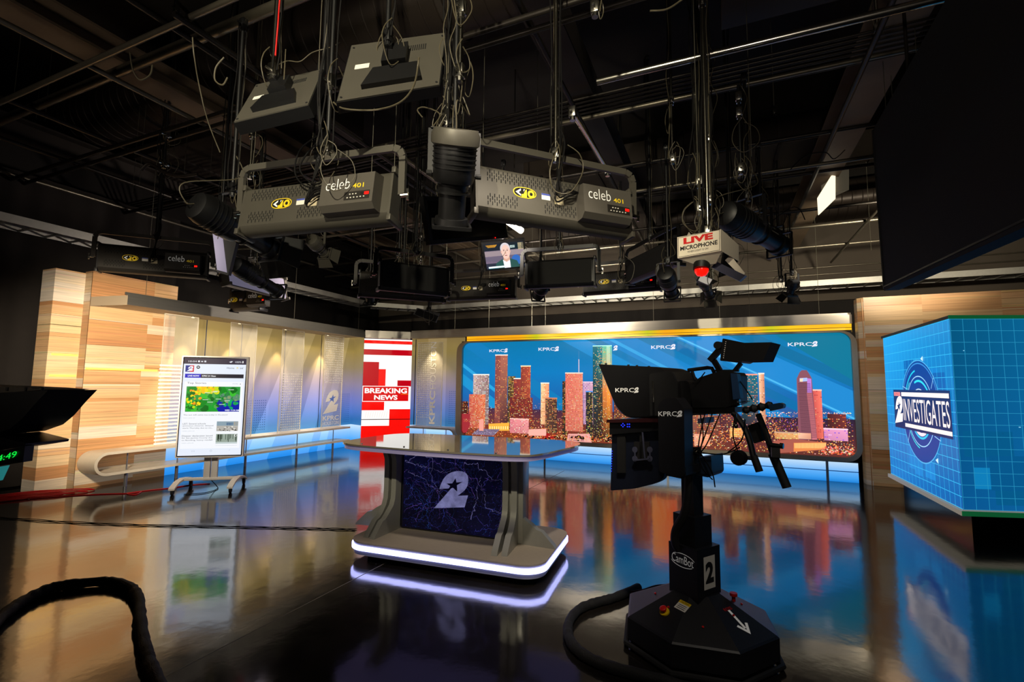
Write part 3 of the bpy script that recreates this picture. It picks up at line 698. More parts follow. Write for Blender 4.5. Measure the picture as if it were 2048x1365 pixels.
MB().bb((-5.05, 9.07, 0), (1.93, 9.3, .32)).build('core', M['black'], t, smooth=0)
for x in (-3.2, -.9, 1.5): MB().bb((x, 9.035, 0), (x+.035, 9.055, .32)).build('post', M['alu'], t, smooth=0)
# ================================================================== RIGHT WOOD WALL
t = thing('wood_cladding_unit', 'tall tan plank wall right of the skyline screen, behind the angled blue screens', 'wall panel', (3.0, 9.1, 0))
MB().bb((2.06, 8.93, 0), (4.0, 9.4, 2.84)).build('core', carc, t, smooth=0)
wood_face('front_cladding', (2.08, 8.92, 0), 0, 1.95, 2.86, [(0, .72, 2.3, 2.86), (.72, 1.62, 2.3, 2.86), (1.62, 1.95, 2.3, 2.86), (0, 1.95, 0, 2.3)], t, 63, .62)  # same planks with shade put into their colour on this side
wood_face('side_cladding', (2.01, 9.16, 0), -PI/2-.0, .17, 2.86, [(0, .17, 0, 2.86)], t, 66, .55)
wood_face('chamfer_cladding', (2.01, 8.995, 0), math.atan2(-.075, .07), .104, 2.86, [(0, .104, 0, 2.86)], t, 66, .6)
t = thing('metal_header', 'short stretch of yellow-lit header beyond the right plank wall', 'header', (4.6, 9.3, 2.3))
MB().bb((4.02, 9.3, 2.60), (5.9, 9.34, 2.75)).build('fascia', hdr, t, smooth=0)
MB().bb((4.02, 9.32, 2.46), (5.9, 9.35, 2.60)).build('glow_strip', mat('yellow_cove', '#e8b020', .5, emis='#e8a810', es=.7), t, smooth=0)
MB().bb((4.02, 9.36, 0), (5.9, 9.45, 2.60)).build('backing', M['matte'], t, smooth=0)

# ================================================================== ANGLED BLUE SCREEN UNIT
GX = 2.12
cn = onZ(1922, 1028, .25); cy = cn.y; GX = cn.x+.02
fl = onX(1783, 953, GX); zt = onX(1895, 668, GX).z; ztl = onX(1769, 692, GX).z
t = thing('angled_screen_unit', 'boxy unit of blue grid screens reading INVESTIGATES, at the right edge', 'screen', (GX+.8, cy+1, 0))
p0 = Vector((GX, fl.y, 0)); p1 = Vector((GX, cy, 0)); p2 = Vector((GX+3.2, cy+1.05, 0)); p3 = Vector((GX+3.2, fl.y, 0))
zb = .29; zt = 2.16
MB().prism([v+Vector((0, 0, zb)) for v in (p0+Vector((.02, 0, 0)), p1+Vector((.02, .02, 0)), p2+Vector((0, .02, 0)), p3)], (0, 0, zt-zb)).build('casing', M['black'], t, smooth=0)
grn = mat('green_lit_top', '#2f9060', .4, emis='#1a8048', es=.35); ledge = mat('self_lit_ledge', '#c9bda4', .4, emis='#c9bda4', es=.28)  # no lamp reaches the ledge; a slight glow brightens it
o1, o2, o3 = Vector((-.035, .02, 0)), Vector((-.035, -.05, 0)), Vector((0, -.05, 0))
MB().prism([v+Vector((0, 0, zb-.05)) for v in (p0+o1, p1+o2, p2+o3, p3)], (0, 0, .045)).build('ledge', [ledge], t, smooth=0)
MB().bar(p1+Vector((-.03, -.055, zb-.028)), p2+Vector((0, -.055, zb-.028)), .006, .045).build('green_trim', grn, t, smooth=0)
MB().prism([v+Vector((0, 0, zt)) for v in (p0+Vector((-.02, .02, 0)), p1+Vector((-.02, -.03, 0)), p2+Vector((0, -.03, 0)), p3)], (0, 0, .03)).build('top_cap', [M['black'], grn], t, smooth=0)
MB().bar(p1+Vector((-.02, -.034, zt+.015)), p2+Vector((0, -.034, zt+.015)), .006, .035).build('green_trim', grn, t, smooth=0)
MB().prism([v for v in (p0+Vector((.10, -.1, .0)), p1+Vector((.10, .12, 0)), p2+Vector((0, .12, 0)), p3)], (0, 0, zb-.06)).build('recessed_base', M['gloss'], t, smooth=0)
Lw = (p0-p1).length; Hh = zt-zb
A = Art(Lw, Hh, .0008)
BL, BD, BB = C('#0f7cc8'), C('#0a4c8c'), C('#1d9be6')
A.grad(0, 0, Lw, Hh, C('#0d72c4'), C('#0a5aa4'), C('#1488cc'), C('#22a8f0')); A.L = 1
r = random.Random(11)
for i in range(16):
    x, y = r.uniform(0, Lw-.5), r.uniform(0, Hh-.5); A.rect(x, y, x+r.uniform(.2, .5), y+r.uniform(.15, .5), mixc(C('#0d72c4'), C(r.choice(['#1590dc', '#0a55a0', '#1ca0ea', '#0b4c94'])), .45)); A.L += .05
A.L = 3; g = .1165
k = 0
while k*g < Lw: A.rect(k*g, 0, k*g+.006, Hh, C('#2fb4ea')); k += 1
k = 0
while k*g < Hh: A.rect(0, k*g, Lw, k*g+.006, C('#38bcee')); k += 1
def q2(x, y): p = onX(x, y, GX); return (fl.y-p.y, p.z-zb)
cx, cyy = q2(1841, 823); 
A.L = 4; A.ring(cx, cyy, 0, .60, C('#0a3f94'), n=60); A.L = 5
rg = C('#9fd8ff'); A.ring(cx, cyy, .585, .60, C('#4fb0e8')); A.ring(cx, cyy, .55, .565, C('#3c90d8'), 20, 200); A.ring(cx, cyy, .47, .49, C('#20d0f0'), 100, 190); A.ring(cx, cyy, .40, .412, rg); A.ring(cx, cyy, .34, .365, C('#30e0f8'), 10, 110); A.ring(cx, cyy, .30, .325, C('#28c8f0'), 190, 330)
A.ring(cx, cyy, .25, .29, C('#ffe8f4'), 200, 300); A.ring(cx, cyy, .25, .262, C('#c8e8ff'), 20, 170); A.ring(cx, cyy, .43, .445, C('#38e0e8'), 130, 260)
for a in (35, 145, 215, 325):
    t0 = math.radians(a); A.poly([(cx+.45*math.cos(t0), cyy+.45*math.sin(t0)), (cx+.60*math.cos(t0+.1), cyy+.60*math.sin(t0+.1)), (cx+.61*math.cos(t0+.12), cyy+.61*math.sin(t0+.12)), (cx+.45*math.cos(t0+.02), cyy+.45*math.sin(t0+.02))], rg)
A.L = 7
a0, a1 = q2(1790, 800)[0], q2(1900, 800)[0]
zb0, zb1 = q2(1790, 843)[1], q2(1790, 801)[1]
zc = cyy+.0; hh = .215
A.rect(a0-.02, zc-hh-.03, a1+.03, zc+hh+.03, C('#0c2c60')); A.L = 8
WW_ = C('#fff2ee')
A.rect(a0+.28, zc+hh-.05, a1, zc+hh, WW_); A.rect(a0+.36, zc-hh, a1+.02, zc-hh+.045, WW_); A.rect(a0+.0, zc+hh-.05, a0+.24, zc+hh, C('#f09090'))
A.text('INVESTIGATES', a0+.33, zc-hh+.075, (a1-a0)-.34, hh*2-.155, WW_, .0)
A.two(a0-.02, zc-hh+.02, .36, WW_, C('#0c2c60'), sx=1.0)
A.L = 9; A.text('KPRC', a0+.02, zc+hh-.042, .2, .03, C('#c02030'), .0)
for q in [(1845, 718), (1876, 922)]: x, y = q2(*q); A.poly([(x-.04, y), (x+.03, y-.03), (x+.03, y+.03)], C('#d0f0ff'))
A.build('left_display', art_mat('grid_screen_image', es=1.1), (GX-.001, fl.y, zb), -PI/2, t)
d = p2-p1; A = Art(d.length, Hh, .0008)
A.grad(0, 0, d.length, Hh, C('#0a5a98'), C('#1284c8'), C('#148ad0'), C('#075a84')); A.L = 1
for i in range(22):
    x, y = r.uniform(0, d.length-.5), r.uniform(0, Hh-.5); A.rect(x, y, x+r.uniform(.2, .6), y+r.uniform(.2, .6), mixc(C('#0a68a8'), C(r.choice(['#0c90cc', '#064a74', '#18a0e0', '#05506c'])), .45)); A.L += .05
A.L = 3; k = 0
while k*g < d.length: A.rect(k*g, 0, k*g+.004, Hh, C('#2a9cc8')); k += 1
k = 0
while k*g < Hh: A.rect(0, k*g, d.length, k*g+.004, C('#2c9cc8')); k += 1
A.L = 4
for i in range(30): x, y = r.uniform(0, d.length-.1), r.uniform(0, Hh-.1); A.rect(x, y, x+r.uniform(.01, .04), y+.008, C('#90e0ff'))
A.build('right_display', art_mat('grid_screen_image_dim', es=.9), p1+Vector((0, -.001, zb)), math.atan2(d.y, d.x), t)
# ================================================================== PORTRAIT DISPLAY ON WHEELED STAND
ta = math.radians(37); tc_ = Vector((-6.36, 4.46, 0)); tx = Vector((math.cos(ta), math.sin(ta), 0)); ty = Vector((-math.sin(ta), math.cos(ta), 0)); tz = Vector((0, 0, 1))
t = thing('portrait_display', 'tall white-framed portrait display on a white wheeled stand showing a news app', 'display', tc_, ta)
pf = tc_ - ty*.06
def tp(x, y): p = onPl(x, y, pf, ta); return ((p-pf).dot(tx), p.z)
x0 = (tp(364, 712)[0]+tp(350, 917)[0])/2; x1 = (tp(497.5, 714)[0]+tp(486.5, 914)[0])/2; z1 = (tp(364, 712)[1]+tp(497, 714)[1])/2; z0 = (tp(350, 917)[1]+tp(486, 914)[1])/2
def tw(u, v, d=0): return pf+tx*u+tz*v+ty*d
fr = .025
mb = MB(); mb.prism([tw(a, b, .0) for a, b in rrect(x0, z0, x1, z1, .012, 3)], ty*.05); mb.build('casing', M['white'], t, smooth=30)
mb = MB(); mb.prism([tw(a, b, -.004) for a, b in rrect(x0+fr*.7, z0+fr*.7, x1-fr*.7, z1-fr*.7, .006, 2)], ty*.006); mb.build('black_bezel', M['gloss'], t, smooth=0)
bx0, bz0, bx1, bz1 = x0+fr*1.15, z0+fr*1.15, x1-fr*1.15, z1-fr*1.15; W, Hh = bx1-bx0, bz1-bz0
A = Art(W, Hh, .0006); U = lambda u: u*W; V = lambda v: (1-v)*Hh
A.rect(0, 0, W, Hh, C('#e9f0fd')); A.L = 1
def R_(u0, v0, u1, v1, c): A.rect(U(u0), V(v1), U(u1), V(v0), C(c) if isinstance(c, str) else c)
def Tt(s_, u, v, h, c='#303440', w=None, b=0.): A.text(s_, U(u), V(v), U(w) if w else None, h*Hh, C(c), b)
R_(0, 0, 1, .062, '#3a3040'); R_(.03, .245, .97, .93, '#f8faff'); R_(.03, .165, .97, .206, '#28242e')
A.L = 2
Tt('10:04', .07, .045, .018, '#e8e8f0', .13); R_(.22, .026, .25, .044, '#e8e8f0'); R_(.27, .030, .30, .042, '#d8d8e0'); R_(.32, .026, .35, .044, '#d8d8e0'); Tt('100%', .82, .045, .018, '#e8e8f0', .10); R_(.935, .024, .955, .046, '#f0f0f0')
A.poly([(U(.72), V(.036)), (U(.76), V(.026)), (U(.78), V(.030)), (U(.75), V(.046))], C('#e8e8f0'))
R_(.03, .078, .10, .145, '#1b2a88'); R_(.10, .078, .165, .145, '#d4142c'); A.L = 3; A.two(U(.055), V(.138), .052*Hh, C('#f6f8ff'), C('#24308c'), 1.2)
A.ring(U(.23), V(.096), 0, .022, C('#16181c'), n=20); A.L = 4; R_(.217, .090, .243, .101, '#f0f4ff'); A.L = 2
Tt('Home', .69, .108, .018, '#505868', .12); Tt('58°', .90, .108, .016, '#50586a', .07); A.ring(U(.86), V(.098), 0, .012, C('#f0d890'), n=14); R_(.845, .10, .885, .108, '#d8e4ee')
R_(.03, .165, .28, .206, '#1a12c0'); A.L = 3; Tt('LIVE NOW', .075, .194, .016, '#ffffff', .18, .03); Tt('KPRC 2+ Now', .30, .194, .017, '#f0f0f4', .22, .03)
Tt('Top Stories', .075, .274, .024, '#3a3e4c', .30); Tt('MORE', .80, .270, .011, '#b0b8c8', .09); A.poly([(U(.92), V(.272)), (U(.92), V(.260)), (U(.935), V(.266))], C('#2a2e38'))
# weather radar map
r = random.Random(9); mx0, mv0, mx1, mv1 = .07, .295, .93, .555
R_(mx0, mv0, mx1, mv1, '#2f9a3c'); A.L = 4
def blob(u, v, s_, c, ky=.6):
    n = 7; ph = r.random()*6; P = []
    for k in range(n):
        q = r.uniform(.6, 1.2); P.append((min(max(u+s_*q*math.cos(ph+2*PI*k/n), mx0), mx1), min(max(v+s_*ky*q*math.sin(ph+2*PI*k/n), mv0), mv1)))
    A.poly([(U(a), V(b)) for a, b in P], C(c))
for i in range(60): A.L += .05; blob(r.uniform(.07, .9), r.uniform(.30, .55), r.uniform(.03, .09), r.choice(['#0a8a1c', '#16a42a', '#0b6c18', '#3cc030', '#58a850']))
A.L += .1; A.poly([(U(a), V(b)) for a, b in [(.93, .42), (.78, .44), (.70, .47), (.62, .50), (.56, .52), (.60, .555), (.93, .555)]], C('#1220a8')); A.poly([(U(a), V(b)) for a, b in [(.60, .43), (.66, .46), (.62, .50), (.56, .47)]], C('#1824a0'))
for i in range(34): A.L += .05; blob(r.uniform(.25, .55), r.uniform(.295, .36), r.uniform(.02, .05), r.choice(['#ffe000', '#f8c800', '#ffb000', '#c8e010']))
for i in range(46): A.L += .05; blob(r.uniform(.08, .3), r.uniform(.32, .53), r.uniform(.008, .03), r.choice(['#ffe000', '#ff9a00', '#b8e000', '#06700c']))
for i in range(26): A.L += .05; blob(r.uniform(.62, .9), r.uniform(.37, .45), r.uniform(.02, .05), r.choice(['#5c9070', '#3c7858', '#88a070', '#2c8840']))
for i in range(8): A.L += .05; blob(r.uniform(.68, .9), r.uniform(.45, .52), r.uniform(.02, .04), r.choice(['#10b060', '#20a048']))
for i in range(9): u, v = r.uniform(.1, .8), r.uniform(.32, .53); R_(u, v, u+.09, v+.005, '#e0ece0')
A.L += .2; Tt('WED 11:34 AM', .70, .549, .017, '#f4f8ff', .23, .02); A.L = 3
Tt('The sun will come out today in Houston!', .05, .597, .016, '#4a4e5a', .70); Tt('THU, JAN 25', .05, .625, .011, '#b8c0cc', .18)
for s_, v in (('LIST: Several schools', .685), ('announce closures, delayed', .708), ('starts Thursday due to we...', .731)): Tt(s_, .05, v, .016, '#4a4e5a', .36 if v < .69 else .48)
Tt('WED, JAN 24', .05, .758, .011, '#b8c0cc', .19)
for s_, v in (('Disaster declaration issued', .808), ('for San Jacinto County due', .831), ('to flooding, heavy rainfall', .854)): Tt(s_, .05, v, .016, '#4a4e5a', .48)
Tt('WED, JAN 24', .05, .880, .011, '#b8c0cc', .19)
R_(.585, .655, .93, .755, '#b8b4ac'); R_(.585, .785, .93, .885, '#9aa89c'); A.L = 4
R_(.585, .655, .93, .70, '#8fa4b0'); R_(.74, .668, .85, .695, '#1c4a7c'); R_(.86, .66, .93, .697, '#c0a070')
for i in range(34): u, v = r.uniform(.59, .90), r.uniform(.705, .75); R_(u, v, u+r.uniform(.01, .035), v+.006, r.choice(['#f4f0e8', '#6a6058', '#3c3834']))
for i in range(22): u = r.uniform(.59, .91); R_(u, .788, u+.008, r.uniform(.83, .868), r.choice(['#2a3428', '#3c4c38', '#1c241c']))
R_(.585, .868, .93, .885, '#c8d4d4'); A.ring(U(.90), V(.80), .012, .018, C('#ffffff'), n=16)
A.L = 3; R_(.585, .902, .93, .904, '#c0c8d4'); A.ring(U(.52), V(.955), .010, .013, C('#a8b4c8'), n=14)
for k in range(3): R_(.22+k*.018, .948, .224+k*.018, .962, '#a8b4c8')
A.poly([(U(.80), V(.955)), (U(.82), V(.945)), (U(.822), V(.948)), (U(.805), V(.955))], C('#a8b4c8'))
A.build('display', art_mat('phone_screen_image', es=1.0), tw(bx0, bz0, -.0045), ta, t)
cxm = (x0+x1)/2
mb = MB()
for s_ in (-1, 1): mb.box(tw(cxm+s_*.045, (z0+.12)/2+.12, .09), (.075, .05, z0+.12), 0, Matrix.Rotation(ta, 3, 'Z'), .004)
mb.build('mast', M['white'], t, smooth=30)
MB().box(tw(cxm, z0+.25, .075), (.30, .05, .34), 0, Matrix.Rotation(ta, 3, 'Z'), .006).build('mount_bracket', M['white'], t, smooth=30)
MB().box(tw(cxm, .145, .09), (.62, .07, .035), 0, Matrix.Rotation(ta, 3, 'Z'), .006).build('cross_bar', M['white'], t, smooth=30)
for s_ in (-1, 1):
    u = cxm+s_*.335; P = [(-.32, .085), (-.30, .10), (-.18, .145), (0, .165), (.18, .145), (.30, .10), (.32, .085)]; Q = [(d, z-.022-.008*(1-abs(d)/.32)) for d, z in P][::-1]
    lg = MB().prism([tw(u-.035, z, .09+d) for d, z in P+Q], tx*.07).build('leg', M['white'], t, smooth=30)
    for e in (-1, 1):
        b = tw(u, 0, .09+e*.29); w_ = MB()
        w_.cyl(b+tz*.036-tx*.012+ty*.01, b+tz*.036+tx*.012+ty*.01, .036, 18); w_.cyl(b+tz*.075, b+tz*.095, .014, 10); w_.bar(b+tz*.055-tx*.018, b+tz*.055+tx*.018, .03, .045, 0, (0, 0, 1), .004)
        w_.build('caster', M['rub'], lg)
MB().tube(spline([tw(cxm-.02, .14, .12), tw(cxm+.05, .02, .2), tw(cxm+.1, .008, .05), tw(cxm+.02, .008, -.16), tw(cxm-.2, .008, -.2)], 8), .005).build('power_cord', M['cable'], t)

# ================================================================== ANCHOR DESK
t = thing('anchor_desk', 'grey news desk with glass top, marbled screen front and glowing white base rim', 'desk', (-1.85, 3.4, 0))
bx0, bx1, by0, by1 = -2.64, -1.085, 2.93, 3.92
def slab(x0, y0, x1, y1, r, z0, z1, m, name, **k):
    return MB().prism([(a, b, z0) for a, b in rrect(x0, y0, x1, y1, r, 10)], (0, 0, z1-z0)).build(name, m, t, smooth=30, **k)
bgrey = mat('desk_base_laminate', '#94897a', .45, noise=.08, nscale=30); steel = mat('brushed_steel_band', '#a8a8b4', .38, .45, noise=.2, nscale=5, aniso=(.5, .5, 30))
slab(bx0+.10, by0+.10, bx1-.10, by1-.10, .12, 0, .075, M['matte'], 'recessed_plinth')
slab(bx0+.012, by0+.012, bx1-.012, by1-.012, .155, .075, .13, steel, 'lower_band')
slab(bx0-.004, by0-.004, bx1+.004, by1+.004, .17, .13, .183, mat('led_rim', '#ffffff', .4, emis='#b0b4ff', es=4.2), 'light_rim', label='glowing white light strip')
slab(bx0+.006, by0+.006, bx1-.006, by1-.006, .165, .183, .208, steel, 'upper_band')
slab(bx0+.003, by0+.003, bx1-.003, by1-.003, .165, .208, .222, bgrey, 'base_deck')
grey = mat('desk_grey_metallic', '#908f88', .3, .35, noise=.06, nscale=20)
# ribs: profile in (outward distance, height)
ZT = .925
def prof(o, ft, fb):      # o inner offset, ft foot reach, fb head reach
    P = [(ft, .222), (ft-.015, .245), (ft-.11, .335), (ft-.15, .345), (ft-.19, .375), (.075, .43), (.055, .48), (.05, .56), (.05, .74), (.055, .80), (.08, .85), (.12, .875), (.15, .88), (fb-.02, ZT-.01), (fb, ZT)]
    return P+[(-.03, ZT), (-.03, .222)]
def rib(px_, py_, ang, thick, ft, fb, name='leg_rib'):
    d = Vector((math.cos(ang), math.sin(ang), 0)); n = Vector((-d.y, d.x, 0)); b = Vector((px_, py_, 0))
    mb = MB(); mb.prism([b-n*thick/2+d*u+tz*v for u, v in prof(0, ft, fb)], n*thick)
    mb.build(name, grey, t, smooth=30)
for sx, xx in ((-1, -2.44), (1, -1.47)):
    for k in (0, 1): rib(xx+sx*(.0+.07*k), 3.36, -PI/2+sx*.05, .045, .33-.02*k, .25)      # pair of ribs towards the front
    rib(xx+sx*.03, 3.40, (0 if sx > 0 else PI)-sx*.10, .05, .36, .27)
    rib(xx+sx*.03, 3.52, PI/2, .05, .30, .25)
    MB().bb((xx-.03, 3.36, .222), (xx+.10*sx+.03, 3.52, ZT), 0, .01).build('upright', grey, t, smooth=30)
# screen front
sx0, sx1, sz0, sz1, sy = -2.40, -1.50, .235, .895, 3.385
MB().bb((sx0-.01, sy+.012, sz0-.01), (sx1+.01, sy+.06, sz1+.02)).build('screen_casing', M['black'], t, smooth=0)
A = Art(sx1-sx0, sz1-sz0, .0006); W, Hh = A.W, A.H
A.grad(0, 0, W, Hh, C('#07061c'), C('#0a0a2c'), C('#05051a'), C('#0a0c30')); A.L = 1; r = random.Random(31)
def vein(x, y, a, n, w, c, st=.025, jit=.5):
    P = [(x, y)]
    for i in range(n*2): a2 = a+r.uniform(-1.1, 1.1); a += r.uniform(-jit, jit)*.6; x += st*.5*math.cos(a2); y += st*.5*math.sin(a2); P.append((x, y))
    n *= 2
    for i, (p, q) in enumerate(zip(P, P[1:])):
        if all(.005 < v[0] < W-.005 and .005 < v[1] < Hh-.005 for v in (p, q)):
            ww = w*(1-.8*i/n)*r.uniform(.5, 1.3); dx, dy = q[0]-p[0], q[1]-p[1]; L_ = math.hypot(dx, dy); nx, ny = -dy/L_*ww, dx/L_*ww; k = r.uniform(.3, 1.)
            A.poly([(p[0]-nx, p[1]-ny), (q[0]-nx*.7, q[1]-ny*.7), (q[0]+nx*.7, q[1]+ny*.7), (p[0]+nx, p[1]+ny)], tuple(v*k for v in C(c)))
    return P
for i in range(60):
    P = vein(r.uniform(0, W), r.uniform(0, Hh), r.uniform(0, 6.3), r.randint(10, 26), r.uniform(.0007, .0016), r.choice(['#4a50c8', '#3848b0', '#6a60d8', '#2c5cb0', '#7c58c0']))
    for k in range(2): q = r.choice(P); vein(q[0], q[1], r.uniform(0, 6.3), 8, .0006, '#3a48a8')
for (x, y, a, n, w) in [(.0, Hh*.82, .1, 18, .003), (.15, Hh*.98, -1.0, 16, .0035), (.12, Hh*.9, 3.6, 8, .004), (.62, .12, .8, 14, .0042), (W-.02, .2, 2.9, 14, .003), (.55, Hh-.1, -.5, 18, .003), (.05, Hh*.7, -1.1, 20, .0022)]:
    vein(x, y, a, n, w*.75, '#8a84c4', .03, .35)
for i in range(900):
    x, y = r.uniform(.01, W-.02), r.uniform(.01, Hh-.02)
    if r.random() < .4+.6*abs(x/W-.5)*2: s_ = r.uniform(.001, .004); A.rect(x, y, x+s_, y+s_, tuple(v*r.uniform(.1, .7) for v in C(r.choice(['#3848c0', '#5060d0', '#208090', '#7050b0']))))
A.L = 3; ga = C('#8686bc'); h = .315; A.two(W*.325, Hh*.27, h, ga, C('#07061c'), 1.06)
A.L = 3.5
for i in range(200):
    u, v = r.uniform(.1, .9), r.uniform(.05, .95)
A.build('marbled_screen', art_mat('marble_screen_image', es=.62, grain=(9, 9, 9), gs=.35), (sx0, sy+.011, sz0), 0, t)
# top
TH = math.radians(4); 
def dmap(v):
    x, y = (v.x+1.86)*1.09, v.y-3.425+.02; z = v.z*.70 if v.z <= .222 else .1554+(v.z-.222)*1.07
    return Vector((-2.075+x*math.cos(TH)-y*math.sin(TH), 3.76+x*math.sin(TH)+y*math.cos(TH), z))
for ch in list(t.children):
    for v in ch.data.vertices: v.co = WM[t].inverted() @ dmap(WM[t] @ v.co)
tp_ = spline([(-2.99, 3.36, 0), (-2.94, 3.22, 0), (-2.76, 3.14, 0), (-2.45, 3.12, 0), (-2.0, 3.12, 0), (-1.6, 3.15, 0), (-1.34, 3.20, 0), (-1.22, 3.32, 0), (-1.14, 3.7, 0), (-1.10, 4.0, 0), (-1.17, 4.18, 0), (-1.36, 4.25, 0), (-2.1, 4.20, 0), (-2.75, 4.13, 0), (-2.95, 4.02, 0), (-3.01, 3.75, 0)], 4, True)
MB().prism([v+tz*.94 for v in tp_], (0, 0, .014)).build('glass_top', mat('dark_glossy_glass', '#6a645a', .04, 0, ior=2.6, spec=.5, coat=.6), t, smooth=30)
MB().prism([Vector((-2.05+(v.x+2.05)*.985, 3.7+(v.y-3.7)*.98, .906)) for v in tp_], (0, 0, .034)).build('top_rim', mat('frosted_top_edge', '#9a94b4', .25, .3, emis='#8078c8', es=.12), t, smooth=30)
for x in (-2.72, -2.3, -1.9, -1.5): MB().cyl((x, 3.2, .954), (x, 3.2, .96), .007, 10).build('bolt', M['chrome'], t)
bpy_l = None

# ================================================================== ROBOTIC CAMERA (two things: pedestal and camera head ride together -> one)
rc = Vector((-.15, 3.07, 0)); t = thing('robotic_camera', 'black robotic studio camera with prompter hood on an octagonal pedestal marked 2', 'camera', rc)
blk = mat('pedestal_black', '#17171b', .42, noise=.15, nscale=40, bump=.08, bscale=400); blk2 = mat('prompter_black', '#0e0e10', .38, noise=.15, bump=.05, bscale=300)
octo = [rc+Vector((.415*math.cos(math.radians(a)), .415*math.sin(math.radians(a)), 0)) for a in (-15, 30, 75, 120, 165, 210, 255, 300)]
def ringpoly(k, z): return [rc+(v-rc)*k+tz*z for v in octo]
def loft(rings, m, name, cap=(False, True), **kw):
    mb = MB(); n = len(rings[0]); vs = [v for R_g in rings for v in R_g]; fs = []
    for j in range(len(rings)-1):
        for k in range(n): fs.append((j*n+k, j*n+(k+1) % n, (j+1)*n+(k+1) % n, (j+1)*n+k))
    if cap[0]: fs.append(tuple(range(n))[::-1])
    if cap[1]: fs.append(tuple(range((len(rings)-1)*n, len(rings)*n)))
    mb.add(vs, fs); return mb.build(name, m, t, smooth=kw.pop('smooth', 20), **kw)
loft([ringpoly(.97, .03), ringpoly(1.0, .045), ringpoly(1.0, .155), ringpoly(.975, .163)], blk, 'skirt', (True, False))
loft([ringpoly(.975, .163), ringpoly(.30, .30)], blk, 'base_cover')
MB().tube([v+tz*.022 for v in ringpoly(1.03, 0)], .014, 8, closed=True).build('bumper_tube', M['rub'], t)
for a in (20, 140, 260): q = rc+Vector((.3*math.cos(math.radians(a)), .3*math.sin(math.radians(a)), 0)); MB().cyl(q+Vector((0, -.02, .03)), q+Vector((0, .02, .03)), .03, 14).build('wheel', M['rub'], t)
# square column, turned like in the photo
ca = math.radians(58-90+0); c0 = onZ(1396, 1206, .285); c0.z = 0
e1 = Vector((math.cos(math.radians(144)), math.sin(math.radians(144)), 0)); e2 = Vector((math.cos(math.radians(56)), math.sin(math.radians(56)), 0))
s1, s2 = .195, .205
zt_ = onY(1393, 1102.5, c0.y).z
def colbox(o, a, b, z0, z1, name, m=blk, bev=.004, e1=e1, e2=e2):
    mb = MB(); mb.prism([o+tz*z0, o+e1*a+tz*z0, o+e1*a+e2*b+tz*z0, o+e2*b+tz*z0], tz*(z1-z0)); return mb.build(name, m, t, smooth=0)
colbox(c0, s1, s2, .17, zt_, 'column')
c1 = c0+e1*.025+e2*.02; zc1 = onY(1397, 1038, c1.y).z
colbox(c1, .15, .15, zt_-.01, zc1, 'column_stage')
c2_ = c1+e1*.03+e2*.035; zc2 = onY(1400, 955, c2_.y).z
colbox(c2_, .085, .085, zc1-.01, 1.06, 'mast')
# markings
n_l = Vector((-math.sin(math.radians(144)), math.cos(math.radians(144)), 0)); n_l = n_l if n_l.y < 0 else -n_l
n_r = Vector((-math.sin(math.radians(56)), math.cos(math.radians(56)), 0)); n_r = n_r if n_r.y < 0 else -n_r
def mark(fn, name, mats, **k): mb = MB(); fn(mb); return mb.build(name, mats, t, smooth=0, **k)
lo = c0+e1*s1+n_l*.0015
mark(lambda mb: (mb.text('CamBot', lo-e1*.022+tz*(zt_-.10), -e1, tz+e1*-.0, .15, .045, 0, .0), mb.add([lo-e1*(s1/2+.085*math.cos(k_))+tz*(zt_-.085+.034*math.sin(k_)+r_*.003-.02*math.cos(k_)*0) for k_ in [math.radians(200+i*10) for i in range(13)] for r_ in (0, 1.3)], [(2*i, 2*i+2, 2*i+3, 2*i+1) for i in range(12)]), mb.add([lo-e1*(s1/2+.085*math.cos(k_))+tz*(zt_-.08+.034*math.sin(k_)+r_*.003) for k_ in [math.radians(20+i*10) for i in range(13)] for r_ in (0, 1.3)], [(2*i, 2*i+2, 2*i+3, 2*i+1) for i in range(12)])), 'lettering', M['txtw'])
ro = c0+n_r*.0015
def pl2(mb):
    a, b, z0, z1 = .055, .155, zt_-.22, zt_-.045
    mb.poly([ro+e2*a+tz*z0, ro+e2*b+tz*z0, ro+e2*b+tz*z1, ro+e2*a+tz*z1], 0); mb.text('2', ro+n_r*.001+e2*(a+.014)+tz*(z0+.03), e2, tz, .072, .115, 1, .05)
mark(pl2, 'number_plate', [M['lblw'], M['matte']], label='white plate with a black 2')
def onface(i0, u, v):      # point on sloping cover panel between octagon corners i0,i0+1
    a, b = ringpoly(.975, .1635)[i0], ringpoly(.975, .1635)[(i0+1) % 8]; c, d = ringpoly(.30, .3005)[i0], ringpoly(.30, .3005)[(i0+1) % 8]
    return (a*(1-u)+b*u)*(1-v)+(c*(1-u)+d*u)*v
def fnorm(i0):
    a = onface(i0, 0, 0); n = (onface(i0, 1, 0)-a).cross(onface(i0, .5, 1)-a).normalized(); return n if n.z > 0 else -n
fL, fC, fR = 5, 6, 7; n = fnorm(fL)
b = onface(fL, .52, .42)+n*.001; ux = (onface(fL, 1, .4)-onface(fL, 0, .4)).normalized(); uz = n.cross(ux); uz = uz if uz.z > 0 else -uz
MB().cyl(b, b+n*.008, .027, 20, 0).build('stop_button_ring', M['yellow'], t); MB().cyl(b+n*.008, b+n*.022, .011, 14, 0).lathe([(0, .014), (0, .019), (.008, .019), (.012, .012), (.012, 0)], b+n*.022, b+n*.06, 18, 0).build('stop_button', M['red'], t)
q = b+ux*.02+uz*.055+n*.0005
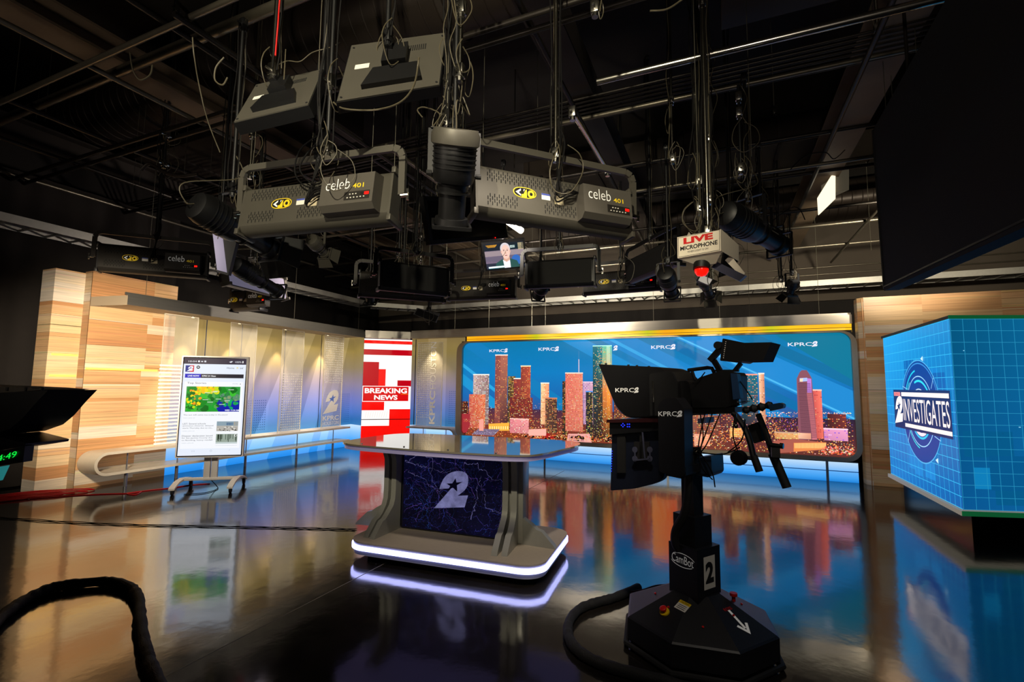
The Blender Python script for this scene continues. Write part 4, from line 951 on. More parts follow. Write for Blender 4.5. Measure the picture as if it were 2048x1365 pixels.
def lab(mb):
    mb.poly([q, q+ux*.075, q+ux*.075+uz*.06, q+uz*.06], 0); mb.poly([q+n*.0008+uz*.042, q+n*.0008+ux*.075+uz*.042, q+n*.0008+ux*.075+uz*.06, q+n*.0008+uz*.06], 1); mb.text('CAUTION', q+n*.0016+ux*.010+uz*.046, ux, uz, .055, .010, 2, .02)
    for i in range(3): mb.poly([q+n*.0008+ux*.01+uz*(.008+i*.011), q+n*.0008+ux*.064+uz*(.008+i*.011), q+n*.0008+ux*.064+uz*(.0115+i*.011), q+n*.0008+ux*.01+uz*(.0115+i*.011)], 2)
mark(lab, 'caution_label', [M['lblw'], M['yellow'], M['matte']])
n = fnorm(fR); ux = (onface(fR, 1, .4)-onface(fR, 0, .4)).normalized(); uz = n.cross(ux); uz = uz if uz.z > 0 else -uz
ac = onface(fR, .52, .36)+n*.001
def arrow(mb):
    def P(a, b): return ac+ux*a+uz*b
    mb.poly([P(-.010, .09), P(.006, .09), P(.006, -.02), P(-.010, -.02)]); mb.poly([P(-.002, -.055), P(-.045, .0), P(-.030, .006), P(-.002, -.03)]); mb.poly([P(-.002, -.055), P(-.002, -.03), P(.026, .006), P(.041, .0)])
mark(arrow, 'arrow_decal', M['txtw'])
mark(lambda mb: mb.text('ROSS', onface(fR, .35, .66)+n*.001, ux, uz, .06, .018, 0, .01), 'red_lettering', M['red'])
for fi in (5, 6, 7, 0, 4): bb_ = onface(fi, .5, .55 if fi != 6 else .35); nn = fnorm(fi); MB().cyl(bb_, bb_+nn*.006, .006, 10).build('indicator_cap', M['red'], t)
b = onface(0, .3, .72); MB().cyl(b, b+tz*.03, .010, 12).cyl(b+tz*.03, b+tz*.045, .02, 16).build('stop_button', M['red'], t)
# ---- head frame
ha = math.radians(160); hf = Vector((math.cos(ha), math.sin(ha), 0)); hs = Vector((-hf.y, hf.x, 0)); hs = hs if hs.y < 0 else -hs
def HP(x, y, s): return onPl(x, y, rc+hs*s, ha)
def slabpx(pts, s, th, name, m=blk2, bevel=None, **k):
    P = [HP(x, y, s) for x, y in pts]; mb = MB(); mb.prism(P, -hs*th); return mb.build(name, m, t, smooth=30, **k)
def rounded(pts, rads, n=5):
    out = []
    for i, (p, r_) in enumerate(zip(pts, rads)):
        p = Vector(p).to_2d() if not isinstance(p, Vector) else p; a = Vector(pts[i-1]); b = Vector(pts[(i+1) % len(pts)]); p = Vector(pts[i])
        if r_ <= 0: out.append(tuple(p)); continue
        u = (a-p).normalized()*r_+p; v = (b-p).normalized()*r_+p
        for k in range(n+1): w_ = k/n; q_ = u*(1-w_)**2+p*2*w_*(1-w_)+v*w_*w_; out.append(tuple(q_))
    return out
# prompter hood as a soft lofted shroud (thinner towards the camera)
hood = rounded([(1197, 729), (1327, 735), (1352, 762), (1354, 835), (1252, 837), (1232, 815)], [0, 14, 10, 6, 18, 10])
N_ = len(hood); cxh, cyh = 1290, 790
P_in = [HP(x, y, .155) for x, y in hood]; P_o = [HP(cxh+(x-cxh)*(.97 if x > 1240 else .995), cyh+(y-cyh)*(.955 if x > 1215 else 1), .185) for x, y in hood]
mb = MB(); back = -hs*.37
vs = P_o+P_in+[p-hs*.31 for p in P_in]+[p-hs*.37 for p in P_o]
fs = [f for j in range(3) for f in [(j*N_+k, j*N_+(k+1) % N_, (j+1)*N_+(k+1) % N_, (j+1)*N_+k) for k in range(N_)]]
i0 = 0; mb.add(vs, fs)
for base in (0, 3*N_):
    for tr in tessellate_polygon([vs[base:base+N_]]): mb.add([vs[base+k] for k in tr], [(0, 1, 2)])
hdo = mb.build('prompter_hood', blk2, t, smooth=50)
def hlogo(mb, x0, x1, y0, s, h):
    a, b = HP(x0, y0, s), HP(x1, y0, s); ux = (b-a).normalized(); w = (b-a).length; a = a+hs*.0015
    mb.text('KPRC', a, ux, tz, w*.76, h, 0, .006); k = h*1.35
    mb.flat([a+ux*(w*.74+u*k*1.05)+tz*(v*k-h*.2) for u, v in TWO], 0); mb.flat([a+hs*.0006+ux*(w*.74+u*k*1.05)+tz*(v*k-h*.2) for u, v in STAR], 1)
mark(lambda mb: hlogo(mb, 1231, 1281, 785, .1855, .026), 'logo_lettering', [M['txtw'], M['matte']])
slabpx(rounded([(1298, 748), (1342, 742), (1353, 764), (1353, 832), (1300, 832)], [8, 8, 4, 0, 0]), .2, .02, 'hood_side_plate', mat('hood_cloth', '#09090a', .9))
for x in (1212, 1257, 1274, 1298): p = HP(x, 729+(x-1212)*.07, .12); MB().cyl(p-tz*.004, p+tz*.008, .007, 10).build('thumb_screw', M['black'], hdo)
# prompter monitor tray below
slabpx([(1213, 840), (1330, 836), (1330, 845), (1213, 846)], .19, .36, 'monitor_tray', mat('tray_red_black', '#2a0d10', .4))
slabpx([(1219, 846), (1318, 843), (1318, 862), (1219, 870)], .17, .30, 'electronics_box', M['plastic'])
pm = mat('monitor_back_blue', '#0d1322', .5, noise=.2)
slabpx(rounded([(1224, 868), (1322, 856), (1330, 958), (1310, 968), (1270, 978), (1221, 982)], [2, 0, 14, 6, 10, 4]), .14, .05, 'talent_monitor', pm)
mb = MB()
for x, y, w_, h_ in [(1236, 872, 16, 74), (1270, 884, 30, 38), (1281, 860, 5, 60)]:
    P = [HP(x, y+h_, .147), HP(x+w_, y+h_, .147), HP(x+w_, y, .147), HP(x, y, .147)]; mb.prism(P, hs*.012)
mb.build('monitor_bracket', M['matte'], t, smooth=0)
mb = MB()
for x, y in [(1270, 900), (1300, 900), (1270, 918), (1300, 918)]: p = HP(x, y, .165); mb.cyl(p, p+hs*.004, .018, 10)
for a, b in [((1270, 900), (1270, 922)), ((1300, 898), (1300, 922)), ((1285, 865), (1290, 920)), ((1270, 921), (1302, 918))]: mb.bar(HP(*a, .168), HP(*b, .168), .008, .006, 0, hs)
mb.build('mount_spider', mat('grey_cast_metal', '#5a5c72', .4, .5), t)
mb = MB()
for x, y in [(1243, 851), (1246, 848), (1249, 851), (1246, 854), (1255, 849), (1259, 849), (1255, 854), (1259, 854)]: p = HP(x, y, .1715); mb.cyl(p, p+hs*.002, .0035, 8)
mb.build('key_lights', M['ledb'], t, smooth=0, label='blue glowing keys'); mb = MB()
for i in range(9): p = HP(1224.5-.2*i, 903+i*5, .142); mb.cyl(p, p+hs*.002, .0022, 8)
mb.build('status_lights', M['ledb'], t, smooth=0, label='small blue indicator lights')
# tilt arm with logo
arm = rounded([(1316, 826), (1316, 812), (1328, 798), (1352, 796), (1368, 818), (1370, 950), (1358, 958), (1318, 944)], [0, 3, 4, 4, 3, 6, 6, 6])
slabpx(arm, .31, .11, 'tilt_arm', blk)
mark(lambda mb: hlogo(mb, 1317, 1366, 833, .3105, .026), 'logo_lettering', [M['txtw'], M['matte']])
slabpx([(1329, 935), (1372, 935), (1372, 952), (1362, 958), (1332, 952)], .30, .30, 'tilt_arm_foot', blk)
slabpx(rounded([(1384, 918), (1422, 912), (1424, 950), (1418, 956), (1386, 950)], [2, 3, 4, 4, 2]), .10, .18, 'pan_head', mat('pan_head_blue_grey', '#1d2838', .4))
p = HP(1306, 763, .25); MB().cyl(p-tz*.12, p+tz*.0, .006, 8).build('side_rod', M['chrome'], t)
# lens shroud, camera body, sled
slabpx(rounded([(1350, 763), (1374, 762), (1382, 772), (1382, 815), (1350, 818)], [3, 3, 5, 2, 2]), .09, .18, 'lens_shroud', M['black'])
slabpx([(1379, 770), (1400, 755), (1440, 742), (1468, 745), (1474, 752), (1474, 808), (1450, 816), (1385, 816)], .10, .17, 'camera_body', M['black'])
slabpx([(1461, 747), (1474, 748), (1481, 797), (1466, 800)], .125, .05, 'battery_pack', mat('blue_grey_pack', '#1c3a5c', .4))
mb = MB(); mb.tube([HP(1376, 741, 0), HP(1415, 736, 0), HP(1424, 737, 0), HP(1429, 748, 0), HP(1425, 756, 0)], .011, 8); mb.tube([HP(1384, 742, 0), HP(1390, 760, 0)], .009, 8); mb.build('carry_handle', M['rub'], t)
slabpx([(1372, 815), (1470, 815), (1470, 826), (1372, 826)], .07, .14, 'sled_plate', M['black'])
slabpx([(1330, 826), (1470, 822), (1470, 828), (1330, 833)], .05, .02, 'rail_rod', M['alu']); slabpx([(1395, 838), (1412, 835), (1412, 847), (1395, 848)], .06, .12, 'junction_box', mat('grey_lilac_box', '#5c5c7c', .4))
# viewfinder
vf = rounded([(1445, 677), (1489, 686), (1486, 722), (1479, 726), (1440, 722)], [3, 0, 0, 3, 2])
vfo = slabpx(vf, .10, .18, 'viewfinder', M['black']); 
q = [HP(1489, 686, .10), HP(1524, 689, .11), HP(1516, 716, .11), HP(1508, 722, .105), HP(1486, 723, .10)]
mb = MB(); mb.prism([q[0], q[0]-hf*.13+tz*-.004, q[4]-hf*.10+tz*.0, q[4]], -hs*.18); mb.build('viewfinder_hood', M['matte'], t, smooth=0)
mb = MB(); p = HP(1450, 682, .103)
for i in range(9): p = HP(1452-.6*i, 684+i*4, .103); mb.cyl(p, p+hs*.003, .003, 6)
mb.build('button', M['chrome'], vfo)
mb = MB(); mb.bar(HP(1420, 722, .07), HP(1448, 690, .07), .03, .03, 0, hs); mb.bar(HP(1428, 722, .07), HP(1440, 742, .05), .025, .03, 0, hs); mb.bar(HP(1482, 727, .04), HP(1470, 742, .04), .02, .025, 0, hs); mb.bar(HP(1430, 742, .05), HP(1478, 742, .04), .012, .02, 0, hs)
mb.build('viewfinder_bracket', M['black'], t); p = HP(1440, 692, .07); MB().cyl(p-hs*.02, p+hs*.04, .022, 14).build('bracket_knob', M['rub'], t)
# control grips
mb = MB(); mb.tube(spline([HP(1466, 826, .06), HP(1477, 838, .06), HP(1490, 858, .06), HP(1500, 885, .06), HP(1507, 915, .06)], 6), .016, 10); mb.build('pan_bar', M['black'], t)
MB().cyl(HP(1507, 912, .06), HP(1519, 944, .06), .019, 12).build('pan_bar_grip', M['rub'], t)
mb = MB(); mb.tube([HP(1516, 828, -.02), HP(1530, 862, -.02), HP(1546, 910, -.02)], .016, 10); mb.build('pan_bar', M['black'], t)
MB().cyl(HP(1545, 908, -.02), HP(1574, 976, -.02), .023, 14).build('pan_bar_grip', M['rub'], t)
mb = MB(); pts = [HP(1486, 822, .03), HP(1545, 810, .03)]
K = [(0, .012), (.02, .022), (.045, .012), (.07, .024), (.095, .013), (.12, .024), (.145, .013), (.17, .022), (.19, .014)]
L_ = (pts[1]-pts[0]).length; mb.lathe([(a*L_/.19, r_) for a, r_ in K], pts[0], pts[1], 12); mb.build('rosette_joint', M['rub'], t)
slabpx(rounded([(1536, 810), (1560, 806), (1567, 810), (1566, 817), (1540, 823)], [1, 3, 2, 3, 1]), .06, .05, 'zoom_demand', mat('blue_black_plastic', '#15324e', .35))
mb = MB(); p = HP(1471, 828, .09); mb.cyl(p-tz*.0, p-tz*.06, .006, 8); mb.lathe([(0, 0), (.002, .010), (.012, .012), (.022, .008), (.024, 0)], p-tz*.055, p-tz*.09, 12); mb.build('lever', M['chrome'], t)
slabpx([(1495, 852), (1517, 844), (1527, 882), (1508, 888)], -.04, .06, 'control_box', M['matte'])
p = HP(1478, 916, .12); mb = MB(); mb.lathe([(0, 0), (0, .034), (.012, .040), (.045, .040), (.055, .03), (.055, 0)], p+hs*.03, p-hs*.1, 20); mb.build('focus_wheel', M['black'], t)
mb = MB(); mb.cyl(p-hs*.01, HP(1506, 918, .06), .009, 8); mb.build('focus_wheel_arm', M['black'], t)
mb = MB(); a_ = HP(1540, 890, .02); mb.cyl(a_, HP(1566, 894, .02), .012, 10); mb.cyl(HP(1560, 892, .02), HP(1567, 893, .02), .015, 12, 1); mb.box(HP(1551, 905, .02), (.04, .04, .05), 0); mb.build('clamp_handle', [M['black'], M['chrome']], t)
mb = MB(); mb.cyl(HP(1455, 806, .07), HP(1480, 805, .07), .017, 12, 0); mb.cyl(HP(1480, 805, .07), HP(1500, 803, .07), .003, 6, 0); mb.build('lens_drive', M['chrome'], t)
# cable tangle
r = random.Random(4)
for a, b, sag in [((1410, 826), (1395, 905), 20), ((1425, 826), (1396, 910), 30), ((1400, 826), (1400, 900), 25), ((1440, 828), (1402, 905), 60), ((1470, 830), (1476, 905), 10), ((1395, 905), (1480, 895), 14), ((1395, 905), (1425, 960), 20), ((1400, 905), (1430, 975), 12), ((1505, 800), (1470, 750), 6), ((1370, 872), (1390, 905), 12), ((1456, 905), (1490, 840), 25), ((1385, 765), (1410, 745), 4)]:
    s0, s1_ = r.uniform(.05, .14), r.uniform(.05, .14); m_ = ((a[0]+b[0])/2+r.uniform(-12, 12), max(a[1], b[1])+sag*.3 if abs(a[1]-b[1]) < 30 else (a[1]+b[1])/2+sag*.3)
    MB().tube(spline([HP(*a, s0), HP(*m_, .12), HP(*b, s1_)], 8), .0035, 5).build('loose_cable', M['cable'], t)
mb = MB(); 
for i in range(5): q = [HP(1393+8*math.cos(k*PI/4+i), 903+7*math.sin(k*PI/4), .12+.01*i) for k in range(8)]; mb.tube(spline(q, 3, True), .005, 5, closed=True)
mb.build('cable_knot', M['cable'], t)
mb = MB(); mb.tube(spline([HP(1386, 905, .13), HP(1378, 940, .14), HP(1376, 985, .14), HP(1368, 1030, .14), HP(1352, 1060, .13), HP(1350, 1085, .12), HP(1358, 1100, .10)], 6), .024, 10); mb.build('cable_sleeve', M['rub'], t)

# thick cable loom from pedestal
def hose(pts, r, name, label, cat, m, z=None, wob=0., n=10, seed=1):
    R = random.Random(seed); P = spline([onZ(x, y, (z or r)) for x, y in pts], 8); rr_ = [r*(1+wob*R.uniform(-1, 1)) for _ in P]
    return MB().tube(P, rr_, n).build(name, m, label=label, cat=cat, smooth=70)
slv = mat('woven_cable_sleeve', '#0c0b0c', .75, noise=.4, nscale=90, bump=.4, bscale=200)
hose([(1278, 1175), (1230, 1195), (1190, 1206), (1160, 1218), (1140, 1240), (1136, 1268), (1150, 1295), (1185, 1320), (1240, 1340), (1310, 1358), (1400, 1385), (1520, 1420)], .028, 'cable_loom', 'thick black sleeved cable curling around the left of the camera pedestal', 'cable', slv, wob=.1)
for i, (c_, dz) in enumerate([('#1c6a3c', 0), ('#0c0c0c', 5), ('#501818', -5)]):
    hose([(1262, 1189+dz), (1285, 1184+dz*.6), (1310, 1178+dz), (1335, 1172+dz*.3)], .007, 'connector_lead', ['short green lead by the back of the camera pedestal', 'short black lead by the back of the camera pedestal', 'short dark red lead by the back of the camera pedestal'][i], 'cable', mat('lead_colour', c_, .5), z=.02+.01*i)
hose([(-60, 1330), (-30, 1275), (0, 1237), (45, 1203), (100, 1178), (150, 1169), (215, 1164), (258, 1175), (277, 1200), (280, 1245), (290, 1300), (305, 1345), (335, 1400), (380, 1460)], .033, 'cable_loom', 'fat black sleeved cable arching over the floor in the bottom left corner', 'cable', slv, wob=.12, seed=5)
# twisted black pair across the floor
base = [(-40, 1033), (100, 1043), (250, 1050), (400, 1053), (550, 1056), (640, 1058), (712, 1060)]
P = spline([onZ(x, y, .006) for x, y in base], 22); mb = MB()
for ph in (0, PI):
    Q = []
    for i, p in enumerate(P): tt = (P[min(i+1, len(P)-1)]-P[max(i-1, 0)]).normalized(); nn = Vector((-tt.y, tt.x, 0)); Q.append(p+nn*.02*math.sin(i*.25+ph)+Vector((0, 0, .002*(1+math.cos(i*.25+ph)))))
    mb.tube(Q, .0036, 6)
mb.build('twisted_cable', M['cable'], label='thin twisted pair of black cables lying across the floor to the desk', cat='cable', smooth=70)
redc = mat('red_cable', '#c8141c', .4)
mb = MB(); r = random.Random(8); cc = onZ(60, 1001, 0)
for i in range(9):
    c_ = onZ(-44+i*13, 1007-i*1.7, 0); L0 = r.uniform(.35, .62); a0 = math.radians(118+r.uniform(-6, 6)); q = []
    for k in range(12): an = 2*PI*k/12; d = Vector((L0*math.cos(an), .09*r.uniform(.7, 1.3)*math.sin(an), .008+.004*i*abs(math.sin(an)))); d.rotate(Matrix.Rotation(a0-PI/2+.5, 3, 'Z')); q.append(c_+d)
    mb.tube(spline(q, 4, True), .007, 6, closed=True)
mb.build('cable_coil', redc, label='messy flattened coil of red cable on the floor by the wood pillar', cat='cable', smooth=70)
hose([(60, 998), (128, 993), (200, 989), (262, 987), (282, 984), (270, 990), (255, 987), (300, 981), (345, 976), (385, 970), (420, 968)], .006, 'extension_cable', 'red cable trailing from the coil to the wheeled display stand', 'cable', redc)

# ================================================================== SECOND PROMPTER AT THE LEFT EDGE
D = 2.9
la = math.radians(18); lc = onD(-60, 860, D); lc.z = 0
lf = Vector((math.cos(la), math.sin(la), 0)); ls = Vector((math.sin(la), -math.cos(la), 0))
t = thing('studio_camera', 'dark camera and prompter hood cut off by the left edge, green timer below', 'camera', lc)
def LP(x, y, s): return onPl(x, y, lc+ls*s, la)
def lslab(pts, s, th, name, m, **k): mb = MB(); mb.prism([LP(x, y, s) for x, y in pts], -ls*th); return mb.build(name, m, t, smooth=30, **k)
lslab([(-120, 778), (0, 786), (96, 781), (72, 806), (44, 838), (20, 858), (-20, 872), (-120, 880)], .10, .30, 'prompter_hood', blk2)
lslab([(-120, 769), (40, 776), (88, 780), (0, 787), (-120, 782)], .09, .28, 'hood_top', mat('hood_top_cloth', '#3a342c', .8))
for x in (15, 52, 85): p = LP(x, 779, .09); MB().cyl(p-tz*.01, p+tz*.012, .008, 10).build('thumb_screw', M['black'], t)
pl = LP(-60, 900, 0).z
lslab([(-120, 880), (-10, 872), (52, 888), (50, 893), (0, 901), (-120, 905)], .06, .25, 'beam_splitter_tray', M['plastic'])
lslab([(-120, 903), (0, 903), (50, 893), (46, 925), (-120, 950)], .07, .05, 'timer_housing', M['black'])
mb = MB(); a = LP(-34, 931, .074); b = LP(34, 914, .074); ux = (b-a).normalized(); mb.text('0:04:49', a, ux, tz, (b-a).length*.97, .034, 0, .0, .12); mb.build('timer_digits', M['ledg'], t, smooth=0, label='green timer digits')
lslab([(-120, 955), (12, 932), (-2, 962), (-120, 985)], .05, .02, 'preview_screen', mat('teal_preview', '#10343c', .3, emis='#2c8a8c', es=.6))
lslab([(-240, 940), (-110, 945), (-110, 1060), (-240, 1060)], -.05, .2, 'pedestal_column', blk)
q = LP(-260, 1000, -.15); q.z = 0
MB().prism([q+Vector((.42*math.cos(a_), .42*math.sin(a_), 0)) for a_ in [i*PI/4 for i in range(8)]], tz*.2).build('pedestal_base', blk, t, smooth=20)
# dark road case and low black box behind it
bx = onZ(20, 985, 0)
MB().bb((bx.x-.40, bx.y-.75, 0), (bx.x+.02, bx.y-.15, .72), 0, .01).bb((bx.x-.41, bx.y-.76, .2), (bx.x+.03, bx.y-.14, .215), 0).build('equipment_case', M['black'], label='low black equipment case in front of the drape at the left edge', cat='case')
# ================================================================== CEILING: beams, ducts, tray, pipe grid
GZ = 4.2
MB().bb((RX0, RY1-.06, 3.3), (RX1, RY1-.001, RH)).build('wall_back_upper', mat('lighter_upper_wall', '#4b433a', .85, noise=.15, nscale=3), kind='structure', smooth=0)  # grey-brown wall above the drapes, lightened further for light on it
def ibeam(p, q, w, h, label, m='beam', name='ceiling_beam'):
    p, q = Vector(p), Vector(q); mb = MB(); mb.bar(p+tz*h/2, q+tz*h/2, w, .025); mb.bar(p-tz*h/2, q-tz*h/2, w, .025); mb.bar(p, q, .02, h)
    return mb.build(name, M[m], kind='structure', smooth=0)
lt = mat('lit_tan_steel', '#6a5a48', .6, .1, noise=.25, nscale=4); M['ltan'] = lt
def alongY(px, py, z, y0, y1, fn, **k): x = onZ(px, py, z).x; return fn((x, y0, z), (x, y1, z), **k)
def alongX(px, py, z, x0, x1, fn, **k): y = onZ(px, py, z).y; return fn((x0, y, z), (x1, y, z), **k)
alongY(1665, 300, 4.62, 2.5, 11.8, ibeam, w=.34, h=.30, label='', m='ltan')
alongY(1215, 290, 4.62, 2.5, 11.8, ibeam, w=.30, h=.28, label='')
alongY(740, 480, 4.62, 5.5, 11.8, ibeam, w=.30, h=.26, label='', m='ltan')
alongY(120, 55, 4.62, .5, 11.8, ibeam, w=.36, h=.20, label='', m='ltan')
alongY(235, 335, 4.62, 2.5, 11.8, ibeam, w=.26, h=.25, label='')
def duct(p, q, w, h, label, name='ceiling_duct', m='duct'):
    p, q = Vector(p), Vector(q); t = thing(name, label, 'duct', (p+q)/2); mb = MB().bar(p, q, w, h, bev=.01); n = int((q-p).length/1.25)
    for i in range(1, n): c = p.lerp(q, i/n); d = (q-p).normalized()*.02; mb.bar(c-d, c+d, w+.04, h+.04, 1)
    mb.build('duct_body', [M[m], M['beam']], t, smooth=0)
def rduct(p, q, r, label, m='duct'):
    p, q = Vector(p), Vector(q); t = thing('spiral_duct', label, 'duct', (p+q)/2); L_ = (q-p).length; prof = [(0, r)]; x = .0
    while x < L_-.2: prof += [(x+.14, r), (x+.148, r+.008), (x+.156, r)]; x += .156
    mb = MB().lathe(prof+[(L_, r)], p, q, 28); n = int(L_/2)
    for i in range(1, n): c = p.lerp(q, i/n); d = (q-p).normalized()*.03; mb.cyl(c-d, c+d, r+.03, 28, 1)
    mb.build('duct_body', [M[m], M['beam']], t, smooth=25)
alongX(620, 90, 5.2, -9, 0, rduct, r=.38, label='huge dark spiral duct crossing above the monitors at upper left')
rduct((-4, 11.2, 5.22), (5.9, 11.2, 5.22), r=.40, label='large round duct high at the back behind the small lit monitor', m='duct')
alongX(1520, 300, 5.05, -3, 6, duct, w=1.1, h=.42, label='wide rectangular duct crossing above the sign at right')
alongX(1100, 60, 5.05, .1, 6, duct, w=.8, h=.4, label='dark rectangular duct at the very top centre')
alongX(250, 340, 5.05, -9, -4.5, duct, w=.9, h=.4, label='flat dark duct above the left end of the rig')
alongX(1560, 412, 4.9, -1, 6, rduct, r=.12, label='grey lagged pipe running behind the angled black pipe at right')
# ladder cable tray
t = thing('cable_tray', 'long pale ladder cable tray running round the room above the set', 'cable tray', (-3, 10.9, 3.4))
tr_m = mat('galvanised_tray', '#c8c6be', .45, .5, noise=.1)
def tray(p, q, w):
    p, q = Vector(p), Vector(q); d = (q-p).normalized(); n = Vector((-d.y, d.x, 0)); mb = MB()
    for s_ in (0, w): mb.bar(p+n*s_, q+n*s_, .02, .11)
    L_ = (q-p).length; k = .15
    while k < L_: mb.bar(p+d*k-tz*.045, p+d*k+n*w-tz*.045, .03, .02); k += .28
    mb.build('tray_section', tr_m, t, smooth=0)
tray((-8.25, .5, 3.5), (-8.25, 9.9, 3.5), .42); tray((-8.25, 9.9, 3.5), (-7.3, 10.85, 3.5), .42); tray((-7.3, 10.85, 3.5), (6.1, 10.85, 3.5), .42)
GP = []
def gpipe(p, q, label, m='pipe', r=.024, name='rigging_pipe', group=None):
    o = MB().cyl(p, q, r, 12).build(name, M[m], label=label, cat='pipe', group=group); GP.append((Vector(p), Vector(q))); return o
def pY(px, py, y0, y1, label, z=GZ, **k): x = onZ(px, py, z).x; gpipe((x, y0, z), (x, y1, z), label, **k); return x
def pX(px, py, x0, x1, label, z=GZ-.05, **k): y = onZ(px, py, z).y; gpipe((x0, y, z), (x1, y, z), label, **k); return y
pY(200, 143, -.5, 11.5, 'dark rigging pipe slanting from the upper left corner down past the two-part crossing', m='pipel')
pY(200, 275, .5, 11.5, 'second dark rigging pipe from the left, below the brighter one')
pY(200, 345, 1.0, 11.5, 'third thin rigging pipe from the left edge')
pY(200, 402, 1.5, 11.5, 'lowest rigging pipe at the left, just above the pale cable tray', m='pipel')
pY(350, 58, -.5, 11.5, 'black rigging pipe running down behind the left hanging monitor')
pY(1085, 95, -.5, 11.5, 'thick rigging pipe descending beside the central bright pole')
pY(1700, 192, .5, 11.5, 'long black rigging pipe slanting down left from the top right corner')
pY(760, 310, 2, 11.5, 'rigging pipe running back behind the middle fixtures', z=4.1)
pY(950, 420, 4, 11.5, 'rigging pipe leading to the small lit monitor', z=4.0, m='pipel')
pX(213, 110, RX0, -1.5, 'dark rigging pipe rising to the right across the upper left corner', m='pipel')
pX(300, 118, RX0, 3.0, 'fat grey pipe rising right below the thin one in the upper left', z=4.36, r=.045, m='pipel')
pX(1100, 50, RX0, RX1, 'black rigging pipe crossing top centre behind the central pole')
pX(250, 287, RX0, RX1, 'rigging pipe crossing behind the left spotlight cluster')
pX(1590, 68, .02-.9, 2.0-.3, 'bright silver pipe clamped across the upper right', z=4.0, r=.03, m='chrome')
pX(1600, 145, -3, RX1, 'thin bright pipe just below the bundle of conduits at right', z=4.3, m='pipel')
pX(1530, 285, -9, 6, 'black pipe in front of the wide duct at right', z=4.446)
pX(1560, 355, -9, 6, 'black pipe under the wide duct at right', z=4.446)
pX(1660, 415, -9, 6, 'thin pipe crossing in front of the glowing white spill patch', z=4.1)
pX(1660, 449, -9, 6, 'bright pipe crossing low behind the angled black pipe', z=4.1, m='pipel')
pX(1610, 495, -9, 6, 'lowest bright rigging pipe above the cable tray at right', z=4.0, m='pipel')
pX(300, 415, -9, -3, 'short rigging pipe end above the left long fixture')
pX(780, 455, RX0, 3, 'rigging pipe carrying the middle row of fixtures', m='pipel')
for i in range(7): pX(1130, 205+i*7.5, RX0, RX1, 'one of seven thin parallel conduits crossing the dark ceiling', z=4.455, r=.013, name='conduit', group='thin parallel conduits crossing the ceiling')
for i, py in enumerate((541, 555)): zz = onY(1560, py, RY1-.075).z; yy = RY1-(.075 if zz > 3.3 else .015); gpipe((-1.2, yy, zz), (RX1, yy, zz), ['upper thin conduit running just above the cable tray at right', 'lower thin conduit running just above the cable tray at right'][i], r=.014, m='pipel', name='conduit')
gpipe(onZ(1662, 525, 3.9), onZ(1760, 415, 4.1), 'short loose pipe leaning diagonally at right above the tray', m='pipel', r=.02)
# ------------------------------------------------------------------ clamps and poles
def clampm(mb, p, r=.024, m=0):
    mb.box(p, (.05, .045, .075), m, None, .006); mb.cyl(Vector(p)+Vector((0, -.05, -.01)), Vector(p)+Vector((0, .05, -.01)), .008, 8, m); mb.cyl(Vector(p)-tz*.06, Vector(p)-tz*.02, .02, 10, m)
def cabs(mb, x, y, z0, z1, n, r, R, m=0, sp=.03):
    for i in range(n):
        a = R.uniform(0, 6.3); K = 9; P = []
        for k in range(K): t_ = k/(K-1); d = .03+sp*R.uniform(-.3, 1)*(math.sin(t_*PI*3+a)**2); P.append((x+d*math.cos(a+.5*t_), y+d*math.sin(a+.5*t_), z0+(z1-z0)*t_))
        mb.tube(spline(P, 5), r, 5, m)
def loops(mb, c, n, R, rad=.10, r=.003, m=0, drop=.1):
    for i in range(n):
        a = R.uniform(0, PI); w = rad*R.uniform(.5, 1.2); e = Vector((math.cos(a), math.sin(a), 0)); c_ = Vector(c)+Vector((R.uniform(-.05, .05), R.uniform(-.05, .05), R.uniform(-.1, .05)))
        P = [c_+e*w*.1, c_+e*w*.8-tz*w*.5, c_+e*w*.9-tz*w*1.4, c_-tz*(w*1.9+drop*R.random()), c_-e*w*.6-tz*w*1.3, c_-e*w*.5-tz*w*.4, c_+tz*.04]
        mb.tube(spline(P, 6), r, 5, m)
TUBE = mat('chrome_pole', '#c9c4b4', .18, 1.)
def pole_on(t, x, y, z0, R, dark=False, r=.014, ncab=2, top=GZ):
    MB().cyl((x, y, z0), (x, y, top), r, 14).build('pole', M['black'] if dark else TUBE, t)
    
    for zz in (top, z0+.03): mb = MB(); clampm(mb, (x, y, zz)); mb.build('clamp', M['chrome'] if not dark else M['black'], t)
    if ncab:
        mb = MB(); cabs(mb, x, y, z0+.02, top, ncab, .0045, R); mb.build('power_cable', M['cable'], t)
        mb = MB(); cabs(mb, x, y, z0+.05, top, 1, .003, R); loops(mb, (x, y, z0+.12), 2, R); mb.build('looped_lead', M['cablel'], t)
def solveL(L, Rp, length):
    z = 3.0
    a0 = onZ(*L, 2.45); b0 = onZ(*Rp, 2.45); z = CH+1.0*length/(b0-a0).length; return onZ(*L, z), onZ(*Rp, z)
CH_ = 1.14
tanl = mat('tan_label', '#b5aa8c', .6)
